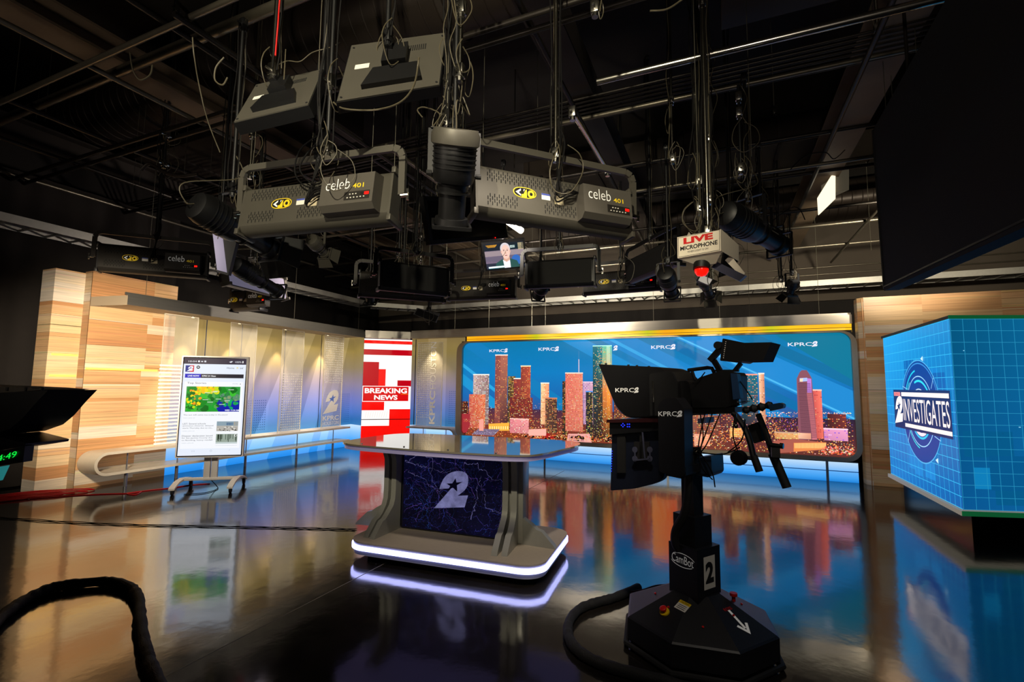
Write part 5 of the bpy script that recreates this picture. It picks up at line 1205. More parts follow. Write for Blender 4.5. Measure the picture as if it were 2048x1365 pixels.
def celeb(L, Rp, label, pitch=0, plain=False, lit=True, front=False, seed=1, dark=False, yoke_up=.30, poledark=True, ptop=None, length=1.14, mir=False, name='studio_light'):
    R = random.Random(seed); a, b = solveL(L, Rp, length); c = (a+b)/2; d = b-a; yaw = math.atan2(d.y, d.x)+(PI if front else 0)
    t = thing(name, label, 'studio light', c, yaw); Hm = M['hous'] if not dark else M['hous_dk']
    if plain: Hm = M['black']
    T0 = Matrix.Translation(c) @ Matrix.Rotation(yaw, 4, 'Z'); T = T0 @ Matrix.Rotation(math.radians(pitch), 4, 'X')
    Lh, Hh_, D_ = length/2-.03, .165, .095
    # housing: extruded section with rounded lower/upper edges
    sec = [(0, -.12), (0, .12), (.012, .145), (.04, .165), (D_, .165), (D_, -.165), (.05, -.165), (.02, -.15)]
    mb = MB(); mb.prism([(-Lh, y, z) for y, z in sec], (2*Lh, 0, 0))
    if not plain:
        for rz_, rng in ((.085, (-Lh+.06, .26)), (-.07, (-Lh+.06, -.28)), (-.07, (-.10, .12)), (-.07, (.16, .26))):
            x = rng[0]; i = 0
            while x < rng[1]:
                for k in (0, 1): z = rz_+(.018 if (i % 2) else 0)-k*.034; mb.poly([(x, -.0012, z), (x+.0055, -.0012, z), (x+.0055, -.0012, z+.024), (x, -.0012, z+.024)], 1)
                x += .0145; i += 1
    hs_ = mb.xf(T).build('housing', [Hm, M['slot']], t, smooth=30)
    if not plain:
        mb = MB(); ov = [(-.235+.078*math.copysign(abs(math.cos(a_))**.8, math.cos(a_)), .012+.036*math.copysign(abs(math.sin(a_))**.9, math.sin(a_))) for a_ in [2*PI*k/28 for k in range(28)]]
        mb.flat([(x, -.002, z) for x, z in ov], 0); mb.flat([(-.235+(x+.235)*.93, -.0026, .012+(z-.012)*.87) for x, z in ov], 1)
        def bp_(P_, m_): mb.flat([(x, -.0034, z) for x, z in P_], m_)
        bp_([(-.297, .010), (-.262, .036), (-.262, .022), (-.278, .010), (-.262, -.002), (-.262, -.014)], 2); bp_([(-.258, -.018), (-.258, .0), (-.246, .0), (-.228, .034), (-.222, .034), (-.222, -.018)], 0); bp_([(-.244, .034), (-.244, .018), (-.234, .034)], 2)
        ro_ = [(-.193+.024*math.cos(2*PI*k/20), .008+.026*math.sin(2*PI*k/20)) for k in range(20)]; bp_(ro_, 0); mb.flat([(-.193+(x+.193)*.45, -.004, .008+(z-.008)*.45) for x, z in ro_], 1)
        mb.xf(T).build('maker_badge', [M['txty'], M['slot'], M['txtw']], hs_, smooth=0, label='yellow oval badge')
        mb = MB(); mb.poly([(-.12, -.002, -.012), (-.06, -.002, -.012), (-.06, -.002, .03), (-.12, -.002, .03)], 0); mb.poly([(-.12, -.0028, .018), (-.06, -.0028, .018), (-.06, -.0028, .03), (-.12, -.0028, .03)], 1); mb.xf(T).build('rating_label', [M['lblw'], M['lblb']], hs_, smooth=0)
        mb = MB(); mb.poly([(-.03, -.002, -.03), (.035, -.002, -.03), (.035, -.002, .032), (-.03, -.002, .032)], 0); mb.xf(T).build('rating_label', tanl, hs_, smooth=0)
        bx = [(-.095, -.095), (-.095, .095), (0, .115), (0, -.125), (-.06, -.125)]
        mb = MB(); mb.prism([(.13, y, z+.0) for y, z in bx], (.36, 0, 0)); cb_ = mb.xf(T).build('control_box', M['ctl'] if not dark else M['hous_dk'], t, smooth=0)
        mb = MB(); yb_ = -.0965
        mb.text('celeb', (.165, yb_, .0), (1, 0, 0), (0, 0, 1), .165, .072, 0, -.008); mb.text('401', (.35, yb_, .0), (1, 0, 0), (0, 0, 1), .075, .030, 1, .01); mb.xf(T).build('model_lettering', [M['txtw'], M['txty']], cb_, smooth=0)
        mb = MB(); mb.poly([(.30, yb_, -.075), (.47, yb_, -.075), (.47, yb_, -.022), (.30, yb_, -.022)], 0)
        for i in range(6): mb.box((.325+.022*i, yb_-.001, -.062), (.008, .004, .006), 1)
        for i in range(3): mb.box((.34+.02*i, yb_-.001, -.040), (.008, .004, .006), 1)
        mb.poly([(.41, yb_-.001, -.050), (.435, yb_-.001, -.050), (.435, yb_-.001, -.032), (.41, yb_-.001, -.032)], 3); mb.poly([(.435, yb_-.001, -.050), (.465, yb_-.001, -.050), (.465, yb_-.001, -.032), (.435, yb_-.001, -.032)], 2)
        mb.xf(T).build('control_panel', [M['hous_dk'], M['lblw'], M['ledr'], M['slot']], cb_, smooth=0)
    else:
        mb = MB(); mb.bb((-Lh+.02, -.004, -.135), (Lh-.02, 0, .135)); mb.xf(T).build('back_plate', M['matte'], t, smooth=0)
    fm = mat('diffuser', '#5c5868', .6, emis='#7c7890', es=.5) if front else mat('diffuser_off', '#77757c', .6)
    MB().bb((-Lh+.01, D_, -.15), (Lh-.01, D_+.006, .15)).xf(T).build('diffuser', fm, t, smooth=0)
    for s_ in (-1, 1):
        mb = MB(); mb.bb((s_*Lh, -.01, -.175), (s_*(Lh+.028), D_+.05, -.135), 0, .004).bb((s_*Lh, -.01, .135), (s_*(Lh+.028), D_+.05, .175), 0, .004).bb((s_*Lh, .0, -.16), (s_*(Lh+.014), D_+.01, .16))
        mb.xf(T).build('end_bracket', M['hous'] if not (dark or plain) else M['black'], t, smooth=30)
    yb = length/2+.03; yz = yoke_up; w_ = .02
    P = [(-yb, .04, 0), (-yb, .04, yz-.06), (-yb+.018, .04, yz-.018), (-yb+.06, .04, yz), (yb-.06, .04, yz), (yb-.018, .04, yz-.018), (yb, .04, yz-.06), (yb, .04, 0)]
    mb = MB()
    for p, q in zip(P, P[1:]): mb.bar(p, q, .042, .024, 0, (0, 1, 0))
    mb.xf(T0).build('yoke', Hm, t, smooth=30)
    for s_ in (-1, 1): mb = MB(); mb.cyl((s_*(yb-.005), .04, 0), (s_*(yb+.045), .04, 0), .014, 10); mb.bar((s_*(yb+.04), .04, -.035), (s_*(yb+.04), .04, .035), .012, .014); mb.xf(T0).build('tilt_knob', M['chrome'], t)
    p = T0 @ Vector((.0, .04, yz)); pole_on(t, p.x, p.y, p.z, R, poledark, ncab=3, top=RH)
    if not plain:
        mb = MB(); s = T @ Vector((.13, -.03, .06))
        for i in range(3): e = p+Vector((R.uniform(-.02, .02), 0, .25)); mb.tube(spline([e, p+Vector((.03*i, 0, .08)), (p+s)/2-tz*(.12+.03*i)+(T0.to_3x3() @ Vector((-.06-.02*i, -.03, 0))), s-(T0.to_3x3() @ Vector((.08, .02, .02*i))), s], 8), .006, 6)
        mb.build('data_cable', M['cable'], t)
    return t
celeb((946, 372), (1266, 427), 'long grey fixture with a clearly lit oval badge, between central spotlight and warning sign', pitch=-6, seed=2, poledark=False)
celeb((478, 420), (788, 386), 'big grey long studio fixture with oval badge left of centre, partly shadowed', pitch=-8, seed=3)
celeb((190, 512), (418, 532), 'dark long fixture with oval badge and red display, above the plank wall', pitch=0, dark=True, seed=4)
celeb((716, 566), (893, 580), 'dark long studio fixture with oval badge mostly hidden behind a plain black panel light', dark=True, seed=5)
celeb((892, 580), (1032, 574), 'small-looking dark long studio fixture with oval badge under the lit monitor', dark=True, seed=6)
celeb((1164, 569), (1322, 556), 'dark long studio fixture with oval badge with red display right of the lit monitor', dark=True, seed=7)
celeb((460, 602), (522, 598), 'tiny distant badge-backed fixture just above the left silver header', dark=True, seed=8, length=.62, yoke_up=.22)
celeb((757, 548), (901, 564), 'plain black panel light hanging left of the lit monitor', plain=True, seed=9, length=.82)
celeb((1047, 549), (1192, 541), 'plain black panel light hanging just right of the lit monitor', plain=True, seed=10, length=.85)
celeb((440, 548), (562, 582), 'long pale-fronted soft light tilted down at left, below the spotlights', front=True, pitch=12, seed=11)
celeb((1250, 545), (1350, 500), 'plain black panel light behind the left of the warning sign', plain=True, seed=12)
# ------------------------------------------------------------------ flat rectangles recovered from their corners
def quad3d(px, d0):
    r = [ray(*p) for p in px]; A3 = Matrix((r[1], -r[2], r[3])).transposed(); s = A3.inverted() @ (r[0]*d0)
    return [O+r[0]*d0, O+r[1]*s[0], O+r[2]*s[1], O+r[3]*s[2]]      # BL, BR, TR, TL with BL+TR = BR+TL
def hangto(t, p, R, dark=True, n=2, top=GZ): pole_on(t, p.x, p.y, p.z, R, dark, ncab=n, top=top)
def frame_of(q): ex = (q[1]-q[0]); ez = (q[3]-q[0]); ey = ez.cross(ex); ey.normalize(); return ex, ey, ez
def mon_back(px, d0, label, seed, th=.07, m='hous', detail=True):
    R = random.Random(seed); q = quad3d(px, d0); ex, ey, ez = frame_of(q)
    n = (q[1]-q[0]).cross(q[3]-q[0]).normalized(); toward = (O-q[0]); n = n if n.dot(toward) > 0 else -n
    t = thing('hanging_monitor', label, 'monitor', (q[0]+q[2])/2)
    Mh = M['black']; MB().prism(q, -n*th).build('casing', Mh, t, smooth=0)
    def P(u, v, h=0): return q[0]+ex*u+ez*v+n*h
    MB().prism([P(.01, .01), P(.99, .01), P(.99, .99), P(.01, .99)], n*.006).build('rear_cover', M[m], t, smooth=0)
    if detail:
        MB().prism([P(.22, .14), P(.80, .14), P(.74, .42), (P(.30, .42))], n*.035).build('connector_bay', M['black'], t, smooth=0)
        mb = MB()
        for i in range(14): mb.prism([P(.50+.022*i, .72, .006), P(.51+.022*i, .72, .006), P(.51+.022*i, .82, .006), P(.50+.022*i, .82, .006)], n*.002)
        mb.build('vent_slots', M['slot'], t, smooth=0)
        mb = MB(); mb.prism([P(.10, .52, .006), P(.24, .52, .006), P(.24, .60, .006), P(.10, .60, .006)], n*.001); mb.build('rating_label', M['lblw'], t, smooth=0)
        for u, v in ((.04, .06), (.96, .06), (.96, .93), (.04, .93)): MB().cyl(P(u, v, .005), P(u, v, .009), .007, 8).build('screw', M['slot'], t)
    MB().prism([P(.38, .45, .006), P(.62, .45, .006), P(.62, .75, .006), P(.38, .75, .006)], n*.05).build('mount_bracket', M['black'], t, smooth=0)
    c = P(.42, .72, .08); MB().bar(P(.42, .72, .03), c, .05, .06).build('mount_arm', M['black'], t, smooth=0)
    hangto(t, c, R, dark=(seed != 21), n=3)
    if seed == 21: mb = MB(); cabs(mb, c.x, c.y, c.z+.1, GZ, 1, .005, R, sp=.03); mb.build('red_lead', M['red'], t)
    return t
mon_back([(467, 247), (618, 211), (648, 139), (512, 171)], 2.7, 'pale-backed monitor hanging at upper left, seen from behind', 21)
mon_back([(672, 206), (880, 172), (893, 66), (702, 92)], 2.6, 'larger brown-backed monitor hanging at upper centre, seen from behind', 22, m='hous')
# dark monitor behind the central spotlight
def mon_front(px, d0, label, seed, th=.05, dim=True, bz=.03):
    R = random.Random(seed); q = quad3d(px, d0); n = (q[1]-q[0]).cross(q[3]-q[0]).normalized(); n = n if n.dot(O-q[0]) > 0 else -n
    t = thing('hanging_monitor', label, 'monitor', (q[0]+q[2])/2); ex, ez = q[1]-q[0], q[3]-q[0]
    def P(u, v, h=0): return q[0]+ex*u+ez*v+n*h
    MB().prism(q, -n*th).build('casing', M['black'], t, smooth=0)
    b = bz; bv = bz*ex.length/ez.length
    if dim: MB().prism([P(b, bv), P(1-b, bv), P(1-b, 1-bv), P(b, 1-bv)], n*.002).build('dark_screen', M['gloss'], t, smooth=0)
    c = P(.5, .96, -th-.03); MB().bar(P(.5, .7, -th), c, .05, .05).build('mount_arm', M['black'], t, smooth=0); hangto(t, c, R, n=2)
    return t, q, n, P, b, bv
tt_, q, n, P, _, _ = mon_front([(861, 490), (1016, 476), (1006, 398), (846, 392)], 4.2, 'large switched-off black monitor behind the big central spotlight', 23)
p = P(.8, .03, .003); MB().cyl(p, p+n*.004, .006, 8).build('standby_light', M['ledr'], tt_, label='red standby light')
tt_, q, n, P, b, bv = mon_front([(971, 543), (1055, 535), (1049, 478), (962, 486)], 6.0, 'small lit monitor in the rig showing a grey-haired man in a green jacket', 24, bz=.045)
exv = (q[1]-q[0])*(1-2*b); W = exv.length; Hh = ((q[3]-q[0])*(1-2*bv)).length; A = Art(W, Hh, .0008); k = W; g_ = Hh
A.rect(0, 0, W, Hh, C('#8a7890')); A.L = 1
def ra(x0, y0, x1, y1, c): A.rect(x0*W, y0*Hh, x1*W, y1*Hh, C(c))
ra(0, .72, 1, 1, '#15202c'); ra(0, .50, 1, .70, '#9a8a90'); ra(0, .30, 1, .48, '#6a6074'); ra(0, 0, 1, .22, '#2c3040'); ra(.60, .72, .86, .92, '#0f2830'); ra(.66, .78, .78, .88, '#e8fff8'); ra(.86, .7, 1, .96, '#c8b890')
A.poly([(W*.04, Hh*.95), (W*.34, Hh*.95), (W*.28, Hh*.85), (W*.1, Hh*.85)], C('#e0a030')); A.L = 2
ov = lambda cx, cy, a, b_, c, n_=24: A.poly([(cx*W+a*W*math.cos(2*PI*i/n_), cy*Hh+b_*Hh*math.sin(2*PI*i/n_)) for i in range(n_)], C(c))
ov(.78, .28, .12, .22, '#3468b8'); A.L = 3
A.poly([(W*a, Hh*b_) for a, b_ in [(.22, 0), (.26, .22), (.42, .36), (.64, .36), (.80, .26), (.86, 0)]], C('#2c5450')); A.L = 4; A.poly([(W*a, Hh*b_) for a, b_ in [(.46, 0), (.44, .34), (.53, .24), (.62, .34), (.62, 0)]], C('#f2eef8'))
A.poly([(W*a, Hh*b_) for a, b_ in [(.46, .3), (.46, .45), (.62, .45), (.62, .3), (.53, .22)]], C('#d8a890')); A.L = 5; ov(.53, .78, .125, .22, '#d8d0d4'); A.L = 6; ov(.535, .64, .105, .28, '#f0c8b8')
A.L = 7; ov(.49, .70, .018, .018, '#5a4048', 10); ov(.58, .70, .018, .018, '#5a4048', 10); ra(.475, .735, .51, .75, '#a08080'); ra(.56, .735, .60, .75, '#a08080'); A.poly([(W*.53, Hh*.68), (W*.55, Hh*.57), (W*.515, Hh*.57)], C('#d89c88')); ov(.535, .50, .035, .018, '#a05858', 12); ov(.425, .65, .015, .06, '#e0b0a0', 10); ov(.645, .65, .015, .06, '#e0b0a0', 10)
ra(.05, .03, .48, .10, '#e8f4f8'); ra(.05, .0, .30, .03, '#205868')
e1_ = exv.normalized(); e2_ = (q[3]-q[0]).normalized(); nn = -n; o_ = P(b, bv, .002)
A.mb.xf(Matrix(((e1_.x, nn.x, e2_.x, o_.x), (e1_.y, nn.y, e2_.y, o_.y), (e1_.z, nn.z, e2_.z, o_.z), (0, 0, 0, 1)))); A.mb.build('display', art_mat('studio_feed_image', es=1.15), tt_, smooth=0, cols=A.c)
# giant black hung screen at right, running away from us
XS = 1.28; t = thing('hanging_screen', 'giant black screen hanging at the upper right, bottom edge slanting up', 'screen', (XS+.1, 3.0, 2.6))
a = onX(1768, 582, XS); b = onX(1745, 262, XS); zb_, zt2 = a.z, b.z; dzs = (onX(2048, 455, XS).z-a.z)/(a.y-onX(2048, 455, XS).y)
ya = a.y; y1_ = 1.2; th_ = .10
mb = MB(); mb.prism([Vector((XS, ya, zb_)), Vector((XS, y1_, zb_+dzs*(ya-y1_))), Vector((XS, y1_, zt2+.12)), Vector((XS, b.y, zt2))], (th_, 0, 0)); mb.build('casing', M['matte'], t, smooth=0)
mb = MB(); mb.bar((XS-.004, ya-.02, zb_+.03), (XS-.004, y1_, zb_+.03+dzs*(ya-y1_)), .008, .012); mb.bar((XS-.004, ya-.012, zb_+.02), (XS-.004, b.y-.012, zt2), .008, .012); mb.build('edge_trim', M['plastic'], t, smooth=0)
for y in (2.0, 4.2): MB().cyl((XS+.05, y, zt2-.05), (XS+.05, y, GZ+.1), .012, 8).build('hanger_rod', M['pipe'], t)
# ------------------------------------------------------------------ warning sign
bl, br = onD(1355, 517, 3.3), onD(1442, 502, 3.12); tl_, tr_ = onPl(1354.5, 475, bl, math.atan2((br-bl).y, (br-bl).x)), onPl(1441, 459, bl, math.atan2((br-bl).y, (br-bl).x)); q = [bl, br, tr_, tl_]; ex, ez = q[1]-q[0], q[3]-q[0]; n = ex.cross(ez).normalized(); n = n if n.dot(O-q[0]) > 0 else -n
t = thing('warning_sign', 'white hanging sign reading LIVE MICROPHONE with a glowing red lamp beneath', 'sign', (q[0]+q[2])/2)
def P(u, v, h=0): return q[0]+ex*u+ez*v+n*h
sw, dk = mat('sign_white', '#d8cdb8', .5), M['matte']
MB().prism(q, -n*.012).build('sign_board', sw, t, smooth=0)
mb = MB(); 
for a, b, c, d in ((.02, .03, .98, .05), (.02, .95, .98, .97), (.02, .03, .03, .97), (.97, .03, .98, .97)): mb.poly([P(a, b, .001), P(c, b, .001), P(c, d, .001), P(a, d, .001)], 1)
ux, uz = ex.normalized(), ez.normalized(); w, h = ex.length, ez.length
mb.text('LIVE', P(.15, .60, .0012), ux, uz, w*.68, h*.30, 0, .05); mb.text('MICROPHONE', P(.07, .32, .0012), ux, uz, w*.86, h*.20, 1, .03); mb.text('WHEN LIGHT IS ON', P(.24, .17, .0012), ux, uz, w*.48, h*.085, 1, .01)
mb.build('sign_lettering', [M['red'], dk], t, smooth=0)
mb = MB(); mb.prism([P(.0, 0, -.012), P(1, 0, -.012), P(.78, -.36, -.10), P(.42, -.36, -.10)], -n*.01); mb.prism([P(1.0, 0, -.012), P(1.0, 1, -.012), P(1.12, .7, -.3), P(1.12, -.1, -.3)], n*.01); mb.prism([P(.0, .9, -.03), P(.32, .95, -.03), P(-.05, 1.75, -.28), P(-.12, 1.5, -.28)], n*.008); mb.prism([P(.9, -.12, -.2), P(1.02, .1, -.2), P(1.28, -.75, -.26), P(1.22, -.95, -.26)], n*.008)
mb.build('angled_side_plate', sw, t, smooth=0)
mb = MB(); c = P(.46, -.48, -.08); mb.cyl(P(.46, -.24, -.1), P(.46, -.55, -.09), .055, 18); lb_ = mb.build('lamp_base', M['black'], t)
MB().lathe([(0, .046), (.02, .044), (.042, .03), (.05, 0)], P(.46, -.55, -.09), P(.46, -.9, -.09), 20).build('red_lamp', mat('red_lamp_glass', '#a00000', .2, emis='#ff1a0c', es=1.0), lb_, label='glowing red lamp')
mb = MB(); mb.prism([P(.62, -.42, -.15), P(.74, -.18, -.15), P(1.38, -1.02, -.15), P(1.24, -1.24, -.15)], -n*.04); mb.build('blue_black_flap', mat('blue_black_sheet', '#23233a', .35), t, smooth=0)
hangto(t, P(.62, 1.0, -.10), random.Random(5), dark=False, n=4)
mb = MB(); mb.cyl(P(.52, 1.0, -.005), Vector((P(.52, 1, 0).x, P(.52, 1, 0).y, GZ)), .0025, 6); mb.build('safety_wire', M['wire'], t)
# ------------------------------------------------------------------ spotlights
def spot(pt, pn, Dt, Dn, r, label, seed, name='spotlight', m='black', doors=True, top=GZ, name_cat='spotlight', polem=True, n=2):
    R = random.Random(seed); a, b = onD(*pt, Dt), onD(*pn, Dn); L_ = (b-a).length; t = thing(name, label, name_cat, (a+b)/2); dr = (b-a).normalized()
    MB().lathe([(0, 0), (0, r*.6), (.02*L_, r*.85), (.10*L_, r), (.45*L_, r), (.50*L_, r*.92), (.52*L_, r*.75), (.60*L_, r*.72), (.60*L_, r*.82), (.62*L_, r*.82), (.62*L_, r*.66), (.9*L_, r*.66), (.9*L_, r*.8), (.98*L_, r*.84), (.98*L_, r*.7), (.95*L_, 0)], a, b, 20).build('lamp_body', M[m], t, smooth=35)
    if seed == 33: MB().lathe([(0, 0), (0, .115), (.03, .13), (.075, .13), (.085, .118), (.085, 0)], a-dr*.03, a+dr, 24).build('lamp_cap', M['hous'], t)
    mb = MB()
    for k in range(5): c = a+dr*L_*(.14+.05*k); mb.cyl(c-dr*.003, c+dr*.003, r*1.04, 20)
    mb.build('cooling_fins', M[m], t)
    s = dr.cross(tz).normalized(); u = s.cross(dr).normalized(); c = a+dr*L_*.985; fr_ = MB(); e = r*.9
    for sx in (-1, 1): fr_.bar(c+s*sx*e-u*e, c+s*sx*e+u*e, .012, .02, 0, dr); fr_.bar(c+u*sx*e-s*e, c+u*sx*e+s*e, .012, .02, 0, dr)
    fr_.build('filter_frame', M[m], t, smooth=0)
    if doors:
        for k, (v, w_) in enumerate(((u, s), (-u, s), (s, u), (-s, u))):
            MB().prism([c+v*e-w_*e, c+v*e+w_*e, c+v*e*1.9+w_*e*1.25+dr*r*1.1, c+v*e*1.9-w_*e*1.25+dr*r*1.1], dr*.003).build('barn_door', M[m], t, smooth=0)
    y = a+dr*L_*.42; mb = MB(); tp = y+tz*(r*2.2)
    for sx in (-1, 1): mb.bar(y+s*sx*r*1.12, tp+s*sx*r*1.12, .006, .03, 0, s)
    mb.bar(tp-s*r*1.14, tp+s*r*1.14, .03, .006); mb.build('yoke', M[m], t, smooth=0)
    for sx in (-1, 1): MB().cyl(y+s*sx*r*1.05, y+s*sx*r*1.3, .014, 10).build('yoke_knob', M['rub'], t)
    pole_on(t, tp.x, tp.y, tp.z, R, polem, ncab=n, top=top)
    mb = MB(); mb.tube(spline([tp+tz*.3, tp+tz*.1+s*.08, a-dr*.08+tz*.1, a-dr*.06-tz*.02, a], 8), .004, 6); mb.build('supply_cable', M['cablel'], t)
    return t
spot((388, 408), (545, 500), 3.3, 3.9, .115, 'large black spotlight at left pointing down right, above the far-left fixture', 31)
spot((468, 528), (558, 585), 5.0, 5.6, .10, 'smaller black finned spotlight below the large left one', 32, doors=False)
spot((912, 270), (902, 452), 2.55, 2.75, .115, 'big black spotlight pointing straight down in the centre', 33, doors=False, n=4)
spot((1447, 425), (1560, 492), 3.9, 4.5, .12, 'black spotlight just right of the warning sign', 34, doors=False)
spot((1500, 450), (1552, 470), 5.2, 5.6, .10, 'second black spotlight behind the one right of the sign', 35, doors=False)
spot((622, 478), (650, 508), 6.0, 6.3, .09, 'small silver spotlight with open doors left of the middle pipes', 36, m='hous')
spot((738, 575), (741, 606), 7.0, 7.1, .10, 'small black lamp hanging straight down above the red screen', 37, doors=False)
spot((1588, 560), (1580, 590), 7.4, 7.5, .09, 'small boxy black spotlight hanging near the right end of the tray', 38)
spot((1085, 570), (1075, 592), 6.2, 6.4, .10, 'round black lamp half hidden under the plain panel right of the monitor', 39, doors=False)
spot((1330, 545), (1345, 590), 5.2, 5.6, .10, 'dark round lamp left below the warning sign', 40, doors=False)
spot((1402, 548), (1420, 592), 4.4, 4.8, .06, 'small lamp hanging below the red warning lamp', 41, m='hous', top=GZ)
spot((880, 395), (905, 430), 5.2, 5.5, .08, 'black lamp tucked beside the central spotlight', 42, doors=False)
# soft panel seen edge-on, and a small flag
def flat_panel(px, d0, label, m, name, cat, th=.05, rim=True, seed=1):
    q = [onD(x, y, d0) for x, y in px]; n = (q[1]-q[0]).cross(q[3]-q[0]).normalized(); n = n if n.dot(O-q[0]) > 0 else -n; t = thing(name, label, cat, (q[0]+q[2])/2)
    MB().prism(q, -n*th).build('casing', M['black'], t, smooth=0); ex, ez = q[1]-q[0], q[3]-q[0]
    MB().prism([q[0]+ex*u+ez*v for u, v in ((.05, .06), (.95, .06), (.95, .94), (.05, .94))], n*.004).build('front_sheet', m, t, smooth=0)
    c = q[3]+ex*.5-n*th; hangto(t, c, random.Random(seed), n=2, top=RH); return t
flat_panel([(434, 545), (456, 551), (474, 479), (424, 461)], 4.6, 'pale square soft light turned edge-on under the large left spotlight', mat('soft_front', '#4c4858', .7, emis='#7c7890', es=.5), 'soft_light', 'studio light', seed=51)
flat_panel([(826, 629), (872, 646), (879, 627), (834, 616)], 6.6, 'small tilted black flag above the corner header', M['matte'], 'light_flag', 'flag', .02, seed=52)
flat_panel([(1394, 562), (1418, 572), (1437, 563), (1402, 549)], 4.2, 'small white-faced panel tilted below the warning sign', mat('white_sheet', '#b8b4b4', .5, emis='#a8a4a8', es=.3), 'light_flag', 'flag', .02, seed=53)
flat_panel([(1440, 555), (1470, 545), (1480, 505), (1450, 500)], 5.0, 'small dark panel light behind the right side of the sign', M['plastic'], 'soft_light', 'studio light', seed=54)
# ceiling work light and glowing wedge standing in for spilled light at right
a, b = onD(1012, 441, 6.4), onD(1043, 462, 6.2); t = thing('work_light', 'small bright white tube light glowing above the lit monitor', 'light', (a+b)/2)
MB().cyl(a, b, .04, 14).build('tube', mat('hot_tube', '#ffffff', .5, emis='#fff0d8', es=9), t, label='glowing white tube'); MB().bar(a+tz*.07, b+tz*.07, .12, .05).build('fitting', M['black'], t, smooth=0)
MB().cyl((a+b)/2+tz*.08, ((a+b)/2).xy.to_3d()+tz*RH, .008, 8).build('stem', M['pipe'], t)
q = [onD(*p_, 6.8) for p_ in ((1638, 430), (1636, 396), (1664, 351), (1671, 352), (1671, 398))]; t = thing('spill_patch', 'white wedge glowing like light spilled on a duct side, glimpsed between pipes', 'light', q[0])
MB().prism(q, WW*.02).build('spill_wedge', mat('spill_glow', '#fff6e0', .5, emis='#fff0d0', es=1.3), t, smooth=0)  # glow stands in for light spilled on a white duct side
MB().prism([onD(*p_, 6.85) for p_ in ((1671, 384), (1698, 380), (1698, 333), (1668, 336))], WW*.3).build('grey_end_box', mat('glowing_grey_box', '#8a8070', .6, emis='#6a6250', es=.3), t, smooth=0)  # grey box beside the spill, with a slight added glow
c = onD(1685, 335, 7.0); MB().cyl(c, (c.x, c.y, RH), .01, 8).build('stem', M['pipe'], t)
# ------------------------------------------------------------------ free-hanging poles with cable bunches
def fpole(px, py0, z1, D_, label, seed, dark=False, n=3, r=.013, arm=None, lp=3, red=False):
    p = onD(px, py0, D_); R = random.Random(seed); t = thing('drop_pole', label, 'pole', p); MB().cyl(p, (p.x, p.y, z1), r, 14).build('pole', M['black'] if dark else TUBE, t)
    
    for cpos in (Vector((p.x, p.y, z1-.1)), p+tz*.02, p+tz*.45*R.random()+tz*.2): mb = MB(); clampm(mb, cpos); mb.build('clamp', M['chrome'], t)
    mb = MB(); cabs(mb, p.x, p.y, p.z, z1, n, .005, R, sp=.05); mb.build('taped_cables', M['cable'], t)
    mb = MB(); loops(mb, p+tz*.1, lp, R, .1); loops(mb, p+tz*.5, 1, R, .12); cabs(mb, p.x, p.y, p.z, z1, 1, .003, R, sp=.08); mb.build('looped_lead', M['cablel'], t)
    if red: mb = MB(); cabs(mb, p.x, p.y, p.z+.2, z1, 1, .005, R, sp=.03); mb.build('red_lead', M['red'], t)
fpole(500, 350, RH, 4.4, 'thin shiny pole behind the pale-backed monitor', 63, False, 1)
fpole(655, 300, RH, 2.75, 'black pole between the two hanging monitors', 64, True, 5)
fpole(920, 150, GZ+.1, 2.6, 'shiny pole with a box clamp right of the brown-backed monitor', 65, False, 3)
fpole(895, 240, GZ+.1, 2.75, 'pole with tangled leads above the central spotlight', 66, False, 4, lp=5)
fpole(1400, 420, RH, 3.7, 'thick bunch of cables on a pole above the warning sign', 67, True, 6, .008, lp=5)
fpole(1420, 400, GZ+.1, 3.9, 'shiny pole behind the cable bunch above the warning sign', 68, False, 4, lp=4)
fpole(1482, 340, 4.0, 4.0, 'thin pole with a small white box right of the warning sign', 69, True, 1, .012)
fpole(1345, 320, RH, 4.6, 'short chrome fitting and pole left of the warning sign', 70, False, 2)
fpole(328, 330, RH, 5.2, 'dark pole over the far-left fixture', 71, True, 2)
fpole(797, 540, RH, 6.6, 'dark pole above the half-hidden dark fixture', 72, True, 3)
fpole(840, 520, RH, 6.3, 'cable-tangled pole above the plain black panel light', 73, True, 4, lp=6)
fpole(1563, 560, RH, 7.0, 'black pole ending above the small boxy spotlight', 74, True, 2)
fpole(1190, 22, RH, 2.9, 'chrome clamp and pole stub at the very top, right of centre', 75, False, 0, lp=1)
fpole(1755, 60, RH, 4.0, 'chrome clamp joining the silver pipe to the long black pipe', 77, False, 0, lp=0)
# diagonal brace pole from the central pole
a, b = onD(1145, 225, 3.3), onD(1215, 340, 4.3); t = thing('brace_pole', 'shiny diagonal brace reaching down right from the central pole', 'pole', a)
MB().cyl(a, b, .018, 12).build('pole', TUBE, t); 
for cpos in (a, b): mb = MB(); clampm(mb, cpos); mb.build('clamp', M['chrome'], t)
